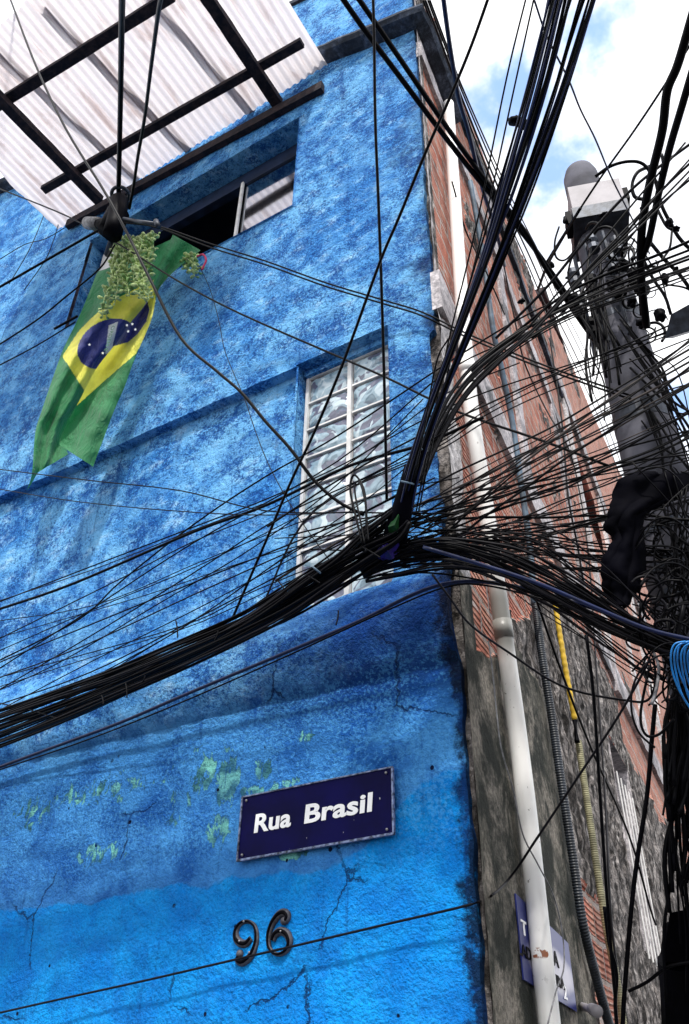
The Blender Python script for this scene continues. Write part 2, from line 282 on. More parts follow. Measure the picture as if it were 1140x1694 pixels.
# ------------------------------------------------------------------ mesh helpers
def tag(o, label=None, cat=None, group=None, kind=None):
    if label: o['label'] = label
    if cat: o['category'] = cat
    if group: o['group'] = group
    if kind: o['kind'] = kind
    return o
def root(name, loc, label, cat, group=None, rz=0.0):
    o = bpy.data.objects.new(name, None); COL.objects.link(o); o.location = loc; o.rotation_euler = (0, 0, rz); o.empty_display_size = .1
    bpy.context.view_layer.update(); return tag(o, label, cat, group)
class MB:
    def __init__(s): s.v = []; s.f = []; s.mi = []
    def add(s, vs, fs, mi=0):
        k = len(s.v); s.v += [tuple(v) for v in vs]; s.f += [tuple(i+k for i in f) for f in fs]; s.mi += [mi]*len(fs); return s
    def hexa(s, p, mi=0):   # 8 corners: bottom loop 0-3, top loop 4-7
        return s.add(p, [(3, 2, 1, 0), (4, 5, 6, 7), (0, 1, 5, 4), (1, 2, 6, 5), (2, 3, 7, 6), (3, 0, 4, 7)], mi)
    def box(s, x0, x1, y0, y1, z0, z1, mi=0, fr=None):
        p = [(x0, y0, z0), (x1, y0, z0), (x1, y1, z0), (x0, y1, z0), (x0, y0, z1), (x1, y0, z1), (x1, y1, z1), (x0, y1, z1)]
        if fr: p = [fr(*q) for q in p]
        return s.hexa(p, mi)
    def tube(s, pts, r, n=7, mi=0, cap=True, flat=1.0):
        pts = [Vector(p) for p in pts]; N = len(pts); rr = r if callable(r) else (lambda u: r)
        up = None; vs = []; fs = []
        for i, p in enumerate(pts):
            d = (pts[min(i+1, N-1)]-pts[max(i-1, 0)]); d = d.normalized() if d.length > 1e-9 else Vector((0, 0, 1))
            if up is None: up = d.cross(Vector((0, 0, 1)) if abs(d.z) < .9 else Vector((1, 0, 0))).normalized()
            up = (up-d*up.dot(d)); up = up.normalized() if up.length > 1e-6 else d.orthogonal().normalized()
            w = d.cross(up); R = rr(i/(N-1))
            for k in range(n):
                an = 2*math.pi*k/n; vs.append(p+up*math.cos(an)*R+w*math.sin(an)*R)
        for i in range(N-1):
            for k in range(n): fs.append((i*n+k, i*n+(k+1) % n, (i+1)*n+(k+1) % n, (i+1)*n+k))
        if cap: fs += [tuple(range(n-1, -1, -1)), tuple(range((N-1)*n, N*n))]
        return s.add(vs, fs, mi)
    def ball(s, c, r, seg=10, mi=0, sq=(1, 1, 1), jit=0.0):
        c = Vector(c); vs = []; fs = []; rings = max(4, seg//2+1)
        for i in range(rings+1):
            th = math.pi*i/rings
            for k in range(seg):
                ph = 2*math.pi*k/seg; d = Vector((math.sin(th)*math.cos(ph)*sq[0], math.sin(th)*math.sin(ph)*sq[1], math.cos(th)*sq[2]))
                q = c+d*r
                if jit: q = q+d*r*jit*noise.noise(q*(1.2/r))
                vs.append(q)
        for i in range(rings):
            for k in range(seg): fs.append((i*seg+k, i*seg+(k+1) % seg, (i+1)*seg+(k+1) % seg, (i+1)*seg+k))
        return s.add(vs, fs, mi)
    def build(s, name, mats, parent=None, smooth=False, origin=None, label=None):
        mats = mats if isinstance(mats, (list, tuple)) else [mats]
        if parent is not None: org = Vector(origin) if origin is not None else Vector(parent.matrix_world.translation)
        else: org = Vector(origin) if origin is not None else Vector(s.v[0])
        me = bpy.data.meshes.new(name)
        if parent is not None:
            inv = parent.matrix_world.inverted(); vv = [inv @ Vector(v) for v in s.v]
        else: vv = [Vector(v)-org for v in s.v]
        me.from_pydata([tuple(v) for v in vv], [], s.f); me.polygons.foreach_set('material_index', s.mi)
        for m in mats: me.materials.append(m)
        if smooth: me.polygons.foreach_set('use_smooth', [True]*len(s.f))
        me.update(); o = bpy.data.objects.new(name, me); COL.objects.link(o)
        if parent is not None: o.parent = parent
        else: o.location = org
        if label: o['label'] = label
        return o
def smoothpath(pts, step=None, per=8):
    pts = [Vector(p) for p in pts]
    if len(pts) == 2: return [pts[0].lerp(pts[1], i/10) for i in range(11)]
    out = []; q = [pts[0]*2-pts[1]]+pts+[pts[-1]*2-pts[-2]]
    for i in range(1, len(q)-2):
        p0, p1, p2, p3 = q[i-1], q[i], q[i+1], q[i+2]
        for k in range(per):
            u = k/per; out.append(.5*((2*p1)+(p2-p0)*u+(2*p0-5*p1+4*p2-p3)*u*u+(3*p1-p0-3*p2+p3)*u**3))
    out.append(pts[-1]); return out
def text_mesh(body, size, bold=0.0, extrude=.002, shear=0.0):
    cu = bpy.data.curves.new('t', 'FONT'); cu.body = body; cu.size = size; cu.offset = bold; cu.extrude = extrude; cu.shear = shear; cu.resolution_u = 4; cu.space_character = 1.02
    o = bpy.data.objects.new('t', cu); COL.objects.link(o); bpy.context.view_layer.update()
    me = bpy.data.meshes.new_from_object(o.evaluated_get(bpy.context.evaluated_depsgraph_get()))
    vs = [Vector(v.co) for v in me.vertices]; fs = [tuple(p.vertices) for p in me.polygons]
    bpy.data.objects.remove(o); bpy.data.curves.remove(cu); bpy.data.meshes.remove(me)
    return vs, fs
def nz(x, y, z, s=1.0): return noise.noise(Vector((x*s, y*s, z*s)))
def lerp_tab(tab, x):
    if x <= tab[0][0]: return tab[0][1]
    for (x0, y0), (x1, y1) in zip(tab, tab[1:]):
        if x <= x1: return y0+(y1-y0)*(x-x0)/(x1-x0)
    return tab[-1][1]

# ------------------------------------------------------------------ ground (below the picture)
g = MB(); g.add([(-60, -60, 0), (60, -60, 0), (60, 60, 0), (-60, 60, 0)], [(0, 1, 2, 3)]); tag(g.build('street', ASPH), kind='structure')
g = MB(); g.box(-12, .9, -1.2, -.0, .004, .13); tag(g.build('pavement', PAVE), kind='structure')

# ------------------------------------------------------------------ the blue building
B = root('blue_building', (0, 0, 0), 'blue rendered corner building with bare brick side wall and glass block window', 'building')
def topz(x): return (9.93+.37*-x) if x > -3.2 else (8.66+.37*-x)
OPN = [(-.92, -.30, 3.56, 5.285), (-3.42, -1.065, 7.0, 8.19)]
def yf(x, z):
    y = .012*nz(x, 3.1, z, .9)+.006*nz(x, 7.7, z, 4)+.0025*nz(x, 1.7, z, 13)
    if 3.12 < z < 3.62:
        u = (z-3.12)/.5
        y += -.085*math.sin(min(1, u*1.0)*math.pi)**.8+.01*nz(x, 0, z, 9)
    if x < -.935 and 3.62 < z < 5.285: y += .07
    return y
def frange(a0, a1, st):
    n = max(1, int(round((a1-a0)/st))); return [a0+(a1-a0)*i/n for i in range(n+1)]
xs = sorted(set([round(v, 4) for v in frange(-7.2, -3.42, .06)+frange(-3.42, -1.065, .035)+frange(-1.065, -.9351, .03)+[-.9349]+frange(-.92, -.30, .03)+frange(-.30, 0, .02)]))
zs = sorted(set([round(v, 4) for v in frange(0, 1.7, .2)+frange(1.7, 3.12, .03)+frange(3.12, 3.56, .02)+frange(3.56, 3.6, .02)+[3.6199, 3.6201]+frange(3.64, 5.28, .035)+[5.2849, 5.2851]+frange(5.31, 7.0, .04)+frange(7.0, 8.19, .045)+frange(8.19, 9.9, .05)]))
xs = [x for x in xs]; W = MB(); nx = len(xs); vs = []
for iz, z in enumerate(zs):
    for ix, x in enumerate(xs):
        zz = z if z < 8.2 else 8.19+(z-8.19)*(topz(x)-8.19)/(9.9-8.19)
        xx = x
        y = yf(x, z)
        if ix == nx-1:   # ragged plaster edge on the corner
            bite = .012+.012*nz(0, 0, z, 9)+.02*max(0, nz(5, 0, z, 2.3)); 
            if 3.75 < z < 5.1: bite += .045+.03*nz(1, 0, z, 5)
            xx = -max(.002, bite)
        elif x > -.05: xx = x-.03*((x+.05)/.05)*(.6 if not 3.75 < z < 5.1 else 1.6)
        vs.append((xx, y, zz))
fs = []
def inop(x0, x1, z0, z1):
    for (a0, a1, b0, b1) in OPN:
        if x0 > a0-1e-3 and x1 < a1+1e-3 and z0 > b0-1e-3 and z1 < b1+1e-3: return True
    return False
for iz in range(len(zs)-1):
    for ix in range(nx-1):
        if inop(xs[ix], xs[ix+1], zs[iz], zs[iz+1]): continue
        i = iz*nx+ix; fs.append((i, i+1, i+1+nx, i+nx))
W.add(vs, fs)
# plaster thickness at the corner edge
ev = []; ef = []
for iz in range(len(zs)):
    x, y, z = vs[iz*nx+nx-1]; ev += [(x, y, z), (x-.004, y+.05, z)]
for iz in range(len(zs)-1): k = iz*2; ef.append((k, k+1, k+3, k+2))
W.add(ev, ef)
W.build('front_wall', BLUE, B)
# reveals of the two openings
rv = MB()
def reveal(x0, x1, z0, z1, d, skip_right=False):
    y0 = -.012
    rv.add([(x0, .03, z0), (x0, .03, z1), (x0, d, z1), (x0, d, z0)], [(0, 1, 2, 3)]); rv.add([(x1, y0, z0), (x1, y0, z1), (x1, d, z1), (x1, d, z0)], [(3, 2, 1, 0)])
    rv.add([(x0, y0, z1), (x1, y0, z1), (x1, d, z1), (x0, d, z1)], [(0, 1, 2, 3)]); rv.add([(x0, y0, z0), (x1, y0, z0), (x1, d, z0), (x0, d, z0)], [(3, 2, 1, 0)])
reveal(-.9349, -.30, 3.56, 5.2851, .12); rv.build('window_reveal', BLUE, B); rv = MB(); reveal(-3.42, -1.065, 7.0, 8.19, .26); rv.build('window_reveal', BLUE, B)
# concrete core of the corner that shows where the render fell off
cr = MB(); cv = []; cf = []; zz = frange(0, 9.85, .05)
for z in zz:
    for x in frange(-.25, 0, .025): cv.append((x-(.01*abs(nz(x, 2, z, 9)) if x < -.01 else 0), .045+.012*nz(x, 1, z, 7), z))
    cv.append((.004+.004*nz(1, 2, z, 12), .03, z)); cv.append((.0, .09, z))
k = len(frange(-.25, 0, .025))+2
for i in range(len(zz)-1):
    for j in range(k-1): q = i*k+j; cf.append((q, q+1, q+1+k, q+k))
cr.add(cv, cf); cr.build('corner_core', MORTAR, B)
# roof slab, back
bk = MB(); bk.add([(-7.2, 0.05, 0), (-7.2, 6, 0), (-7.2, 6, 10.6), (-7.2, .05, 10.6)], [(0, 1, 2, 3)])
bk.hexa([(-7.2, .3, 9.2), (-.6, .3, 9.2), (-1.2, 5, 9.2), (-7.2, 5, 9.2), (-7.2, .3, 9.35), (-.6, .3, 9.35), (-1.2, 5, 9.35), (-7.2, 5, 9.35)])
bk.build('roof_slab', CONC, B)
cp = MB(); n = 60; pr = [(-.025, 0), (-.03, .05), (.12, .06), (.12, -.01)]
cv = []; cf = []
for i in range(n+1):
    x = -7.2+(7.2-.0)*i/n; 
    for (y, dz) in pr: cv.append((x, y+.006*nz(x, y, 0, 8), topz(x)+dz+.008*nz(x, dz, 3, 6)))
for i in range(n):
    for j in range(3): q = i*4+j; cf.append((q, q+1, q+5, q+4))
cp.add(cv, cf); cp.build('parapet_cap', MOSS, B)
# upper ledge, wraps the corner
def ledge_ring(path, prof, mat, name, jit=.01):
    mb = MB(); cv = []; cf = []; m = len(prof)
    for i, (p, out) in enumerate(path):
        for (o, dz) in prof: cv.append(p+out*(o+jit*nz(p.x*7, p.y*7, dz*9+o*11))+Vector((0, 0, dz+jit*.6*nz(p.x*5, o*9, dz*4))))
    for i in range(len(path)-1):
        for j in range(m-1): q = i*m+j; cf.append((q, q+m, q+m+1, q+1))
    mb.add(cv, cf); return mb.build(name, mat, B)
fo = Vector((0, -1, 0)); path = [(Vector((x, 0, 8.52+.37*-x)), fo) for x in frange(-7.2, -.06, .06)]+[(Vector((0, 0, 8.52)), (fo+SN)*.92)]+[(SD*s+Vector((0, 0, 8.52-.02*s)), SN) for s in frange(.06, .86, .05)]
ledge_ring(path, [(-.02, -.02), (.03, -.02), (.11, .0), (.135, .04), (.125, .085), (.0, .13), (-.02, .13)], MOSS, 'upper_ledge')
# --- glass block window
WDY = -.045; WB = MB(); gx0, gx1, gz0, gz1 = -.918, -.302, 3.57, 5.24
wf = MB(); wf.box(gx0, gx0+.02, .083, .12, gz0, gz1); wf.box(gx1-.02, gx1, .083, .12, gz0, gz1); mxm = (gx0+gx1)/2; lt = MB(); lt.box(gx0, gx1, .06, .118, gz1+.0005, 5.284); lt.build('window_lintel', BLUE, B); wf.box(mxm-.013, mxm+.013, .081, .12, gz0, gz1)
nr = 8; rh = (gz1-gz0)/nr
win = wf.build('glass_block_window', FRAME, B)
for i in range(nr+1):
    z = gz0+i*rh
    for (xa, xb) in ((gx0+.021, mxm-.017), (mxm+.017, gx1-.021)): jb = MB(); jb.box(xa, xb, .086, .115, z-.006, z+.006); jb.build('mortar_joint', FRAME, win)
for i in range(nr):
    for (x0, x1) in ((gx0+.022, mxm-.018), (mxm+.018, gx1-.022)):
        mb = MB(); z0 = gz0+i*rh+.008; z1 = z0+rh-.016; nn = 8; cv = []; cf = []
        for j in range(nn+1):
            for k in range(nn+1):
                u = k/nn; v = j/nn; e = min(u, 1-u, v, 1-v); d = .014*min(1, e*7)
                cv.append((x0+(x1-x0)*u, (.104-d), z0+(z1-z0)*v))
        for j in range(nn):
            for k in range(nn): q = j*(nn+1)+k; cf.append((q, q+1, q+nn+2, q+nn+1))
        mb.add(cv, cf); mb.build('glass_block', BLOCK, win, smooth=True)
# --- upper window with dark room behind
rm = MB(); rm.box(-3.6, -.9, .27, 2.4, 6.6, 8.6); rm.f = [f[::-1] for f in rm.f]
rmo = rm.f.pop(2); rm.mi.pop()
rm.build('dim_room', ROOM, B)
fr = MB(); Y0, Y1 = .17, .24
for (x0, x1, z0, z1) in ((-3.41, -1.07, 8.02, 8.185), (-3.41, -1.07, 7.005, 7.035), (-1.105, -1.07, 7.036, 8.019), (-3.41, -3.37, 7.036, 8.019)): fr.box(x0, x1, Y0, Y1, z0, z1)
uw = fr.build('upper_window', DFRAME, B)
s2 = MB(); s2.box(-1.76, -1.735, .15, .168, 7.02, 8.03); s2.build('mullion', FRAME, uw)
s3 = MB(); s3.box(-1.73, -1.11, .185, .192, 7.04, 8.02); s3.build('pane', MIRR, uw, label='right pane mirroring the pale roof sheets')
s4 = MB(); q4 = FP(184, 432, -.14); s4.box(q4.x-.13, q4.x+.2, .13, .15, q4.z-.3, q4.z+.17); s4.build('pale_shutter', FRAME, uw)
s5 = MB(); s5.box(-3.10, -3.06, .11, .16, 7.0, 8.0); s5.build('mullion', METAL, uw)

# ------------------------------------------------------------------ side wall
def lowb(s): return lerp_tab([(0, 3.12), (.3, 3.35), (.7, 3.55), (1.3, 3.9), (1.8, 4.3), (2.4, 4.75), (4, 5.1)], s)
def side_zone(s, z):
    n = nz(s*1.3, 5, z*2.2); n2 = nz(s*5, 1, z*5)
    if z < lowb(s)+.14*n+.05*n2:
        if s < 1.75+.25*n+.05*n2 and z < 3.62: return 1
        if s < .45 and z < 3.3: return 1
        if 1.9 < s < 2.6 and z < 2.6+.3*n: return 0
        return 2
    if s < .21+.05*n+.03*n2 and 3.55 < z < 5.3+.2*n: return 4
    if s < .20 and z <= 3.55: return 1
    if s < .05+.02*n: return 3
    if n > .5 and n2 > -.1: return 2
    if 8.9 < z: return 2 if n > .1 else 0
    return 0
SW_OPEN = [(4.15, 5.15, 2.6, 4.25)]
def side_grid(s_list, z_list, top, zone, amp=1.0, opens=()):
    mb = MB(); n = len(s_list); vs = []; fs = []; mi = []
    for z in z_list:
        for s in s_list:
            zn = zone(s, z); rough = {0: .5, 1: .4, 2: 2.3, 3: .6, 4: .9}[zn]; off = {0: 0, 1: .018, 2: .012, 3: .01, 4: .016}[zn]
            o = off+rough*amp*(.010*nz(s, 2, z, 6)+.007*nz(s, 9, z, 17))
            vs.append(L2W(o, s, min(z, top(s))))
    for i in range(len(z_list)-1):
        for j in range(n-1):
            sm = (s_list[j]+s_list[j+1])/2; zm = (z_list[i]+z_list[i+1])/2
            if zm > top(sm)+.1 or z_list[i] >= top(sm): continue
            if any(a0 < sm < a1 and b0 < zm < b1 for a0, a1, b0, b1 in opens): continue
            q = i*n+j; fs.append((q, q+1, q+n+1, q+n)); mi.append(zone(sm, zm))
    k = len(mb.v); mb.v += [tuple(v) for v in vs]; mb.f += fs; mb.mi += mi
    return mb
S1 = 5.4
def top1(s): return lerp_tab([(0, 9.9), (1.2, 9.97), (2.67, 10.2), (4.94, 10.74), (5.5, 11.0)], s)
sl = frange(.0, 2.6, .03)+frange(2.66, S1, .05); zl = frange(0, 1.6, .2)+frange(1.64, 5.6, .032)+frange(5.66, 11.1, .055)
sw = side_grid(sl, zl, top1, side_zone, 1.0, SW_OPEN).build('side_wall', [BRICK, CONC_DARK, MORTAR, CONC, WHITEW], B)
def beam(s0, s1, z0, z1, o, mat, name, parent=B, amp=.008):
    mb = MB(); N = max(2, int((s1-s0)/.05)); cv = []; cf = []
    prof = [(-.02, z0), (o, z0), (o, z0+(z1-z0)*.33), (o, z0+(z1-z0)*.66), (o, z1), (-.02, z1)]
    for i in range(N+1):
        s = s0+(s1-s0)*i/N
        for (oo, z) in prof: cv.append(L2W(oo+amp*nz(s*6, oo*20, z*6), s, z+amp*1.8*nz(s*4, z*5, oo*7)))
    m = len(prof)
    for i in range(N):
        for j in range(m-1): q = i*m+j; cf.append((q, q+1, q+m+1, q+m))
    cf += [tuple(range(m)), tuple(range(N*m, N*m+m))[::-1]]
    mb.add(cv, cf); return mb.build(name, mat, parent)
beam(.0, S1, 5.26, 5.58, .035, CONC, 'concrete_beam'); beam(.02, S1, 8.12, 8.34, .03, CONC, 'concrete_beam'); beam(.9, S1, 9.2, 9.32, .05, MOSS, 'concrete_beam')
def column(s0, s1, z0, z1, o, mat, parent=B):
    mb = MB(); N = int((z1-z0)/.06); cv = []; cf = []; prof = [(-.02, s0), (o, s0), (o, (s0+s1)/2), (o, s1), (-.02, s1)]
    for i in range(N+1):
        z = z0+(z1-z0)*i/N
        for (oo, s) in prof: cv.append(L2W(oo+.008*nz(s*6, oo*20, z*6), s+.012*nz(s*4, z*5, oo*7), z))
    for i in range(N):
        for j in range(4): q = i*5+j; cf.append((q, q+1, q+6, q+5))
    mb.add(cv, cf); return mb.build('concrete_column', mat, parent)
column(2.02, 2.24, 5.6, 8.1, .028, CONC); column(2.02, 2.24, 8.36, 9.18, .028, CONC); column(4.2, 4.42, 5.6, 8.1, .028, CONC)
# barred opening low on the side wall
so = MB()
s0, s1, z0, z1 = 4.15, 5.15, 2.6, 4.25
so.add([L2W(.02, s1, z0), L2W(-.5, s1, z0), L2W(-.5, s1, z1), L2W(.02, s1, z1)], [(0, 1, 2, 3)])
so.add([L2W(.02, s0, z0), L2W(-.5, s0, z0), L2W(-.5, s0, z1), L2W(.02, s0, z1)], [(0, 1, 2, 3)])
so.add([L2W(.02, s0, z1), L2W(-.5, s0, z1), L2W(-.5, s1, z1), L2W(.02, s1, z1)], [(0, 1, 2, 3)])
so.add([L2W(-.5, s0, z0), L2W(-.5, s1, z0), L2W(-.5, s1, z1), L2W(-.5, s0, z1)], [(0, 1, 2, 3)])
sow = so.build('side_window', CONC, B)
for i in range(5):
    mb = MB(); s = 4.22+i*.2; mb.tube([L2W(.03, s, z0-.05), L2W(.03, s, z1-.3)], .007, 6); mb.build('window_bar', FRAME, sow)

# far brick house along the same side
H = root('brick_house', L2W(0, S1, 0), 'tall unplastered brick house behind the cables and the pole', 'house')
def top2(s): return lerp_tab([(5.4, 10.95), (5.9, 11.3), (8.4, 12.6), (11, 13.6), (17.4, 16.6), (24, 20)], s)
def zone2(s, z):
    n = nz(s*.8, 3, z*1.2); n2 = nz(s*4, 1, z*4)
    if z < 4.6+.5*n: return 2
    if n > .48+.2*n2: return 2
    return 0
hb = side_grid(frange(S1+.004, 12, .10)+frange(12.2, 24, .3), frange(0, 10, .1)+frange(10.2, 20, .2), top2, zone2, 1.5, [(5.9, 7.4, 7.75, 8.9)])
hb.build('brick_wall', [PINKBRICK, CONC_DARK, MORTAR, CONC, WHITEW], H)
beam(S1+.01, 14, 5.15, 5.5, .05, CONC, 'concrete_beam', H); beam(S1+.01, 14, 9.35, 9.7, .05, CONC, 'concrete_beam', H)
column(7.9, 8.2, 5.52, 9.33, .04, WHITEW, H); column(5.5, 5.75, 5.52, 9.33, .04, WHITEW, H); column(10.5, 10.9, 5.52, 9.33, .04, WHITEW, H)
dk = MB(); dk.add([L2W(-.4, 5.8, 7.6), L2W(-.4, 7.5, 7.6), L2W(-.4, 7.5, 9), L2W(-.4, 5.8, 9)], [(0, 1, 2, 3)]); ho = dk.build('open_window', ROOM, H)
lv = MB()
for i in range(5): lv.box(-.02, .02, 5.95+i*.12, 6.0+i*.12, 7.3, 7.74, 0, L2W)
lv.build('louvre', FRAME, ho)
PH = root('pink_house', L2W(-1.2, 10, 0), 'pink painted house end peeping over the brick house roofline', 'house')
pm = MB(); pm.box(-3.5, -.35, 8.5, 13.5, 0, 14.6, 0, L2W); pm.build('wall', PINKW, PH)
pm = MB(); pm.box(-3.6, -.2, 8.3, 13.7, 14.6, 14.75, 0, L2W); pm.build('roof', WOOD, PH)

# ------------------------------------------------------------------ pipes and hoses on the side wall
def wallpath(pts, o): return smoothpath([SP(x, y, o) for x, y in pts])
def single(name, mb, mat, label, cat, group=None, smooth=True, origin=None):
    return tag(mb.build(name, mat, None, smooth, origin), label, cat, group)
wp = [SP(742, 172, .07), SP(772, 600, .07), SP(803, 835, .07), SP(835, 1060, .07), SP(868, 1310, .07), SP(909, 1694, .07)]
# make it a straight fall pipe through the fitted ends
pA = L2W(.07, .46, 8.25); pB = L2W(.07, .56, 1.2)
DP = root('drainpipe', L2W(.07, .56, 1.2), 'white plastic drainpipe running down the side wall near the corner', 'pipe')
pth = smoothpath(wp+[L2W(.07, .60, .05)], per=14)
mb = MB(); mb.tube(pth, lambda u: .042, 20); mb.build('pipe', PVC, DP, True)
for k in (14, 40): 
    q = pth[k]; q2 = pth[k+1]; d = (q2-q).normalized(); mb = MB(); mb.tube([q, q+d*.09], .046, 20); mb.build('pipe_socket', PVC, DP, True)
cpts = [(778, 300), (800, 430), (815, 540), (830, 610), (848, 700), (862, 800), (876, 900), (884, 1000)]
mb = MB(); mb.tube(wallpath(cpts, .05), .021, 10); single('conduit', mb, BPIPE, 'blue grey round conduit climbing the brick wall right of the white drainpipe', 'conduit')
def ribbed(pts, o, r, pitch, depth, n=12):
    p = smoothpath([SP(x, y, o) for x, y in pts], per=30); L = [0]
    for q0, q1 in zip(p, p[1:]): L.append(L[-1]+(q1-q0).length)
    N = int(L[-1]/(pitch/4)); out = []; j = 0
    for i in range(N+1):
        s = L[-1]*i/N
        while j < len(L)-2 and L[j+1] < s: j += 1
        out.append(p[j].lerp(p[j+1], (s-L[j])/max(1e-9, L[j+1]-L[j])))
    mb = MB(); mb.tube(out, lambda u: r+depth*math.sin(2*math.pi*u*L[-1]/pitch), n); return mb
single('corrugated_hose', ribbed([(884, 985), (896, 1080), (912, 1180), (928, 1290), (948, 1420), (965, 1530), (990, 1630), (1012, 1710)], .055, .023, .014, .0022), DHOSE, 'dark corrugated hose snaking down the damp side wall', 'hose')
single('yellow_hose', ribbed([(916, 985), (928, 1060), (938, 1120), (951, 1192)], .06, .018, .05, .0016, 10), YEL, 'short bright yellow hose hanging below the cable bundle', 'hose')
mb = MB(); mb.tube(wallpath([(951, 1192), (952, 1205), (955, 1228)], .06), lambda u: .018-.008*math.sin(u*3.14), 10); single('hose_coupling', mb, BLACKM, 'black coupling between the yellow and the beige hose', 'coupling')
single('corrugated_hose', ribbed([(957, 1226), (966, 1290), (978, 1370), (990, 1450), (1004, 1540), (1020, 1620), (1032, 1700)], .06, .021, .013, .0022), BEI, 'beige corrugated hose hanging below the yellow hose', 'hose')
mb = MB(); mb.tube([SP(961, 1664, .0), SP(985, 1672, .16)], .017, 12); mb.tube([SP(980, 1670, .13), SP(988, 1673, .19)], .024, 12); single('pipe_stub', mb, PALEBOX, 'short pale pipe stub sticking out of the side wall at the bottom', 'pipe stub')

# side wall street plate
def quadplate(P4, th, nrm, name, mat, parent):
    mb = MB(); mb.hexa([p for p in P4]+[p+nrm*th for p in P4]); return mb.build(name, mat, parent)
SG = root('street_plate', SP(868, 1600, .02), 'faded blue and white street plate half hidden behind the white drainpipe', 'sign')
s_a, s_b = sidecoord(SP(851, 1480, .022))[1], sidecoord(SP(940, 1575, .022))[1]
zT, zB = 2.30, 2.005
quadplate([L2W(.022, s_a, zB), L2W(.022, s_b, zB-.03), L2W(.022, s_b, zT-.05), L2W(.022, s_a, zT)], .006, SN, 'plate', SENAM, SG)
def sidetext(body, size, s, z, bold, mat, o=.031, parent=SG):
    v, f = text_mesh(body, size, bold, .0015); mb = MB(); mb.add([L2W(o+p.z, s+p.x*1.7, z+p.y) for p in v], f); mb.build('lettering', mat, parent)
for (w_, px_, py_, sz, mt) in (('T', 864, 1545, .075, SIGNW), ('LADE', 858, 1578, .06, BLACKM), ('BA', 909, 1592, .085, BLACKM), ('EIRA', 916, 1628, .06, BLACKM), ('2', 934, 1652, .075, SIGNW)):
    q_ = sidecoord(SP(px_, py_, .031)); sidetext(w_, sz, q_[1], q_[2], .001, mt)

# ------------------------------------------------------------------ street name sign
ST = root('street_sign', FP(530, 1400, .02), 'navy enamel street sign reading Rua Brasil on the blue wall', 'sign')
x0, x1 = -1.052, -.322
def sp_(u, v, o=0.0): # u,v 0..1 on the sign
    zt = 2.702+.012*u; zb = 2.452+.012*u-.006*(1-u); return Vector((x0+(x1-x0)*u, -.022-o, zb+(zt-zb)*v))
mb = MB(); mb.hexa([sp_(0, 0), sp_(1, 0), sp_(1, 1), sp_(0, 1), sp_(0, 0, .006), sp_(1, 0, .006), sp_(1, 1, .006), sp_(0, 1, .006)]); mb.build('plate', NAVY, ST)
mb = MB(); mb.hexa([sp_(0, 0, -.010), sp_(1, 0, -.010), sp_(1, 1, -.010), sp_(0, 1, -.010), sp_(0, 0, -.001), sp_(1, 0, -.001), sp_(1, 1, -.001), sp_(0, 1, -.001)])
for (u0, u1, v0, v1) in ((-.010, 1.010, -.028, .004), (-.010, 1.010, .996, 1.018), (-.011, -.001, .005, .995), (1.001, 1.011, .005, .995)):
    mb.hexa([sp_(u0, v0, -.002), sp_(u1, v0, -.002), sp_(u1, v1, -.002), sp_(u0, v1, -.002), sp_(u0, v0, .011), sp_(u1, v0, .011), sp_(u1, v1, .011), sp_(u0, v1, .011)])
mb.build('rim', RIMM, ST)
for (word, u0, u1) in (('Rua', .10, .355), ('Brasil', .445, .885)):
    v, f = text_mesh(word, .105, .0030, .0010, .05); wmin = min(p.x for p in v); wmax = max(p.x for p in v)
    mb = MB(); mb.add([sp_(u0+(p.x-wmin)/(wmax-wmin)*(u1-u0), .385+p.y/.26, .0085+p.z) for p in v], f); mb.build('lettering', SIGNW, ST)
for (u, vv) in ((.03, .06), (.97, .93), (.03, .93), (.97, .06)):
    mb = MB(); mb.ball(sp_(u, vv, .011), .006, 8); mb.build('screw', SCREW, ST, True)

# house number, two loose metal digits
def zpx(x, y): return (380+x/3.8, 1250+y/3.8)
def digit(pts, ballpt, screws, label, closed_r=.0105):
    R = root('house_number_digit', FP(*zpx(*pts[0]), .0), label, 'house number')
    w = [FP(*zpx(*p), .0) for p in pts]; p = smoothpath([Vector((q.x, -.004, q.z)) for q in w], per=8)
    def rad(u): return .0095+.0035*math.sin(u*math.pi*3)
    for (nm, mt, dy, rr) in (('digit_body', METALD, 0.0, 1.25), ('dark_groove', BLACKM, -.011, .62)):
        mb = MB(); mb.tube([Vector((q.x, -.006+dy, q.z)) for q in p], lambda u: rad(u)*rr, 10); mb.build(nm, mt, R, True)
    bp = FP(*zpx(*ballpt), .0); mb = MB(); mb.ball(Vector((bp.x, -.010, bp.z)), .0155, 12); mb.build('ball_end', METALD, R, True)
    for s_ in screws: q = FP(*zpx(*s_), 0); mb = MB(); mb.ball(Vector((q.x, -.023, q.z)), .0045, 8); mb.build('screw', SCREW, R, True)
METALD = plain('worn_digit_metal', (.05, .05, .062), .6, .1, .5, .5, 60, .3)
digit([(68, 1262), (62, 1288), (92, 1300), (135, 1268), (165, 1210), (178, 1140), (165, 1075), (125, 1046), (80, 1056), (50, 1100), (50, 1150), (80, 1182), (115, 1182), (142, 1150)], (74, 1250), [(82, 1172), (145, 1242), (110, 1048)], 'metal digit 9 screwed to the blue wall, crossed by a thin wire')
digit([(355, 1050), (372, 1015), (352, 990), (315, 1005), (275, 1060), (253, 1130), (255, 1200), (285, 1243), (325, 1250), (365, 1225), (384, 1175), (368, 1125), (330, 1106), (295, 1125), (278, 1165)], (352, 1043), [(342, 1110), (345, 1225)], 'metal digit 6 screwed to the blue wall right of the 9')

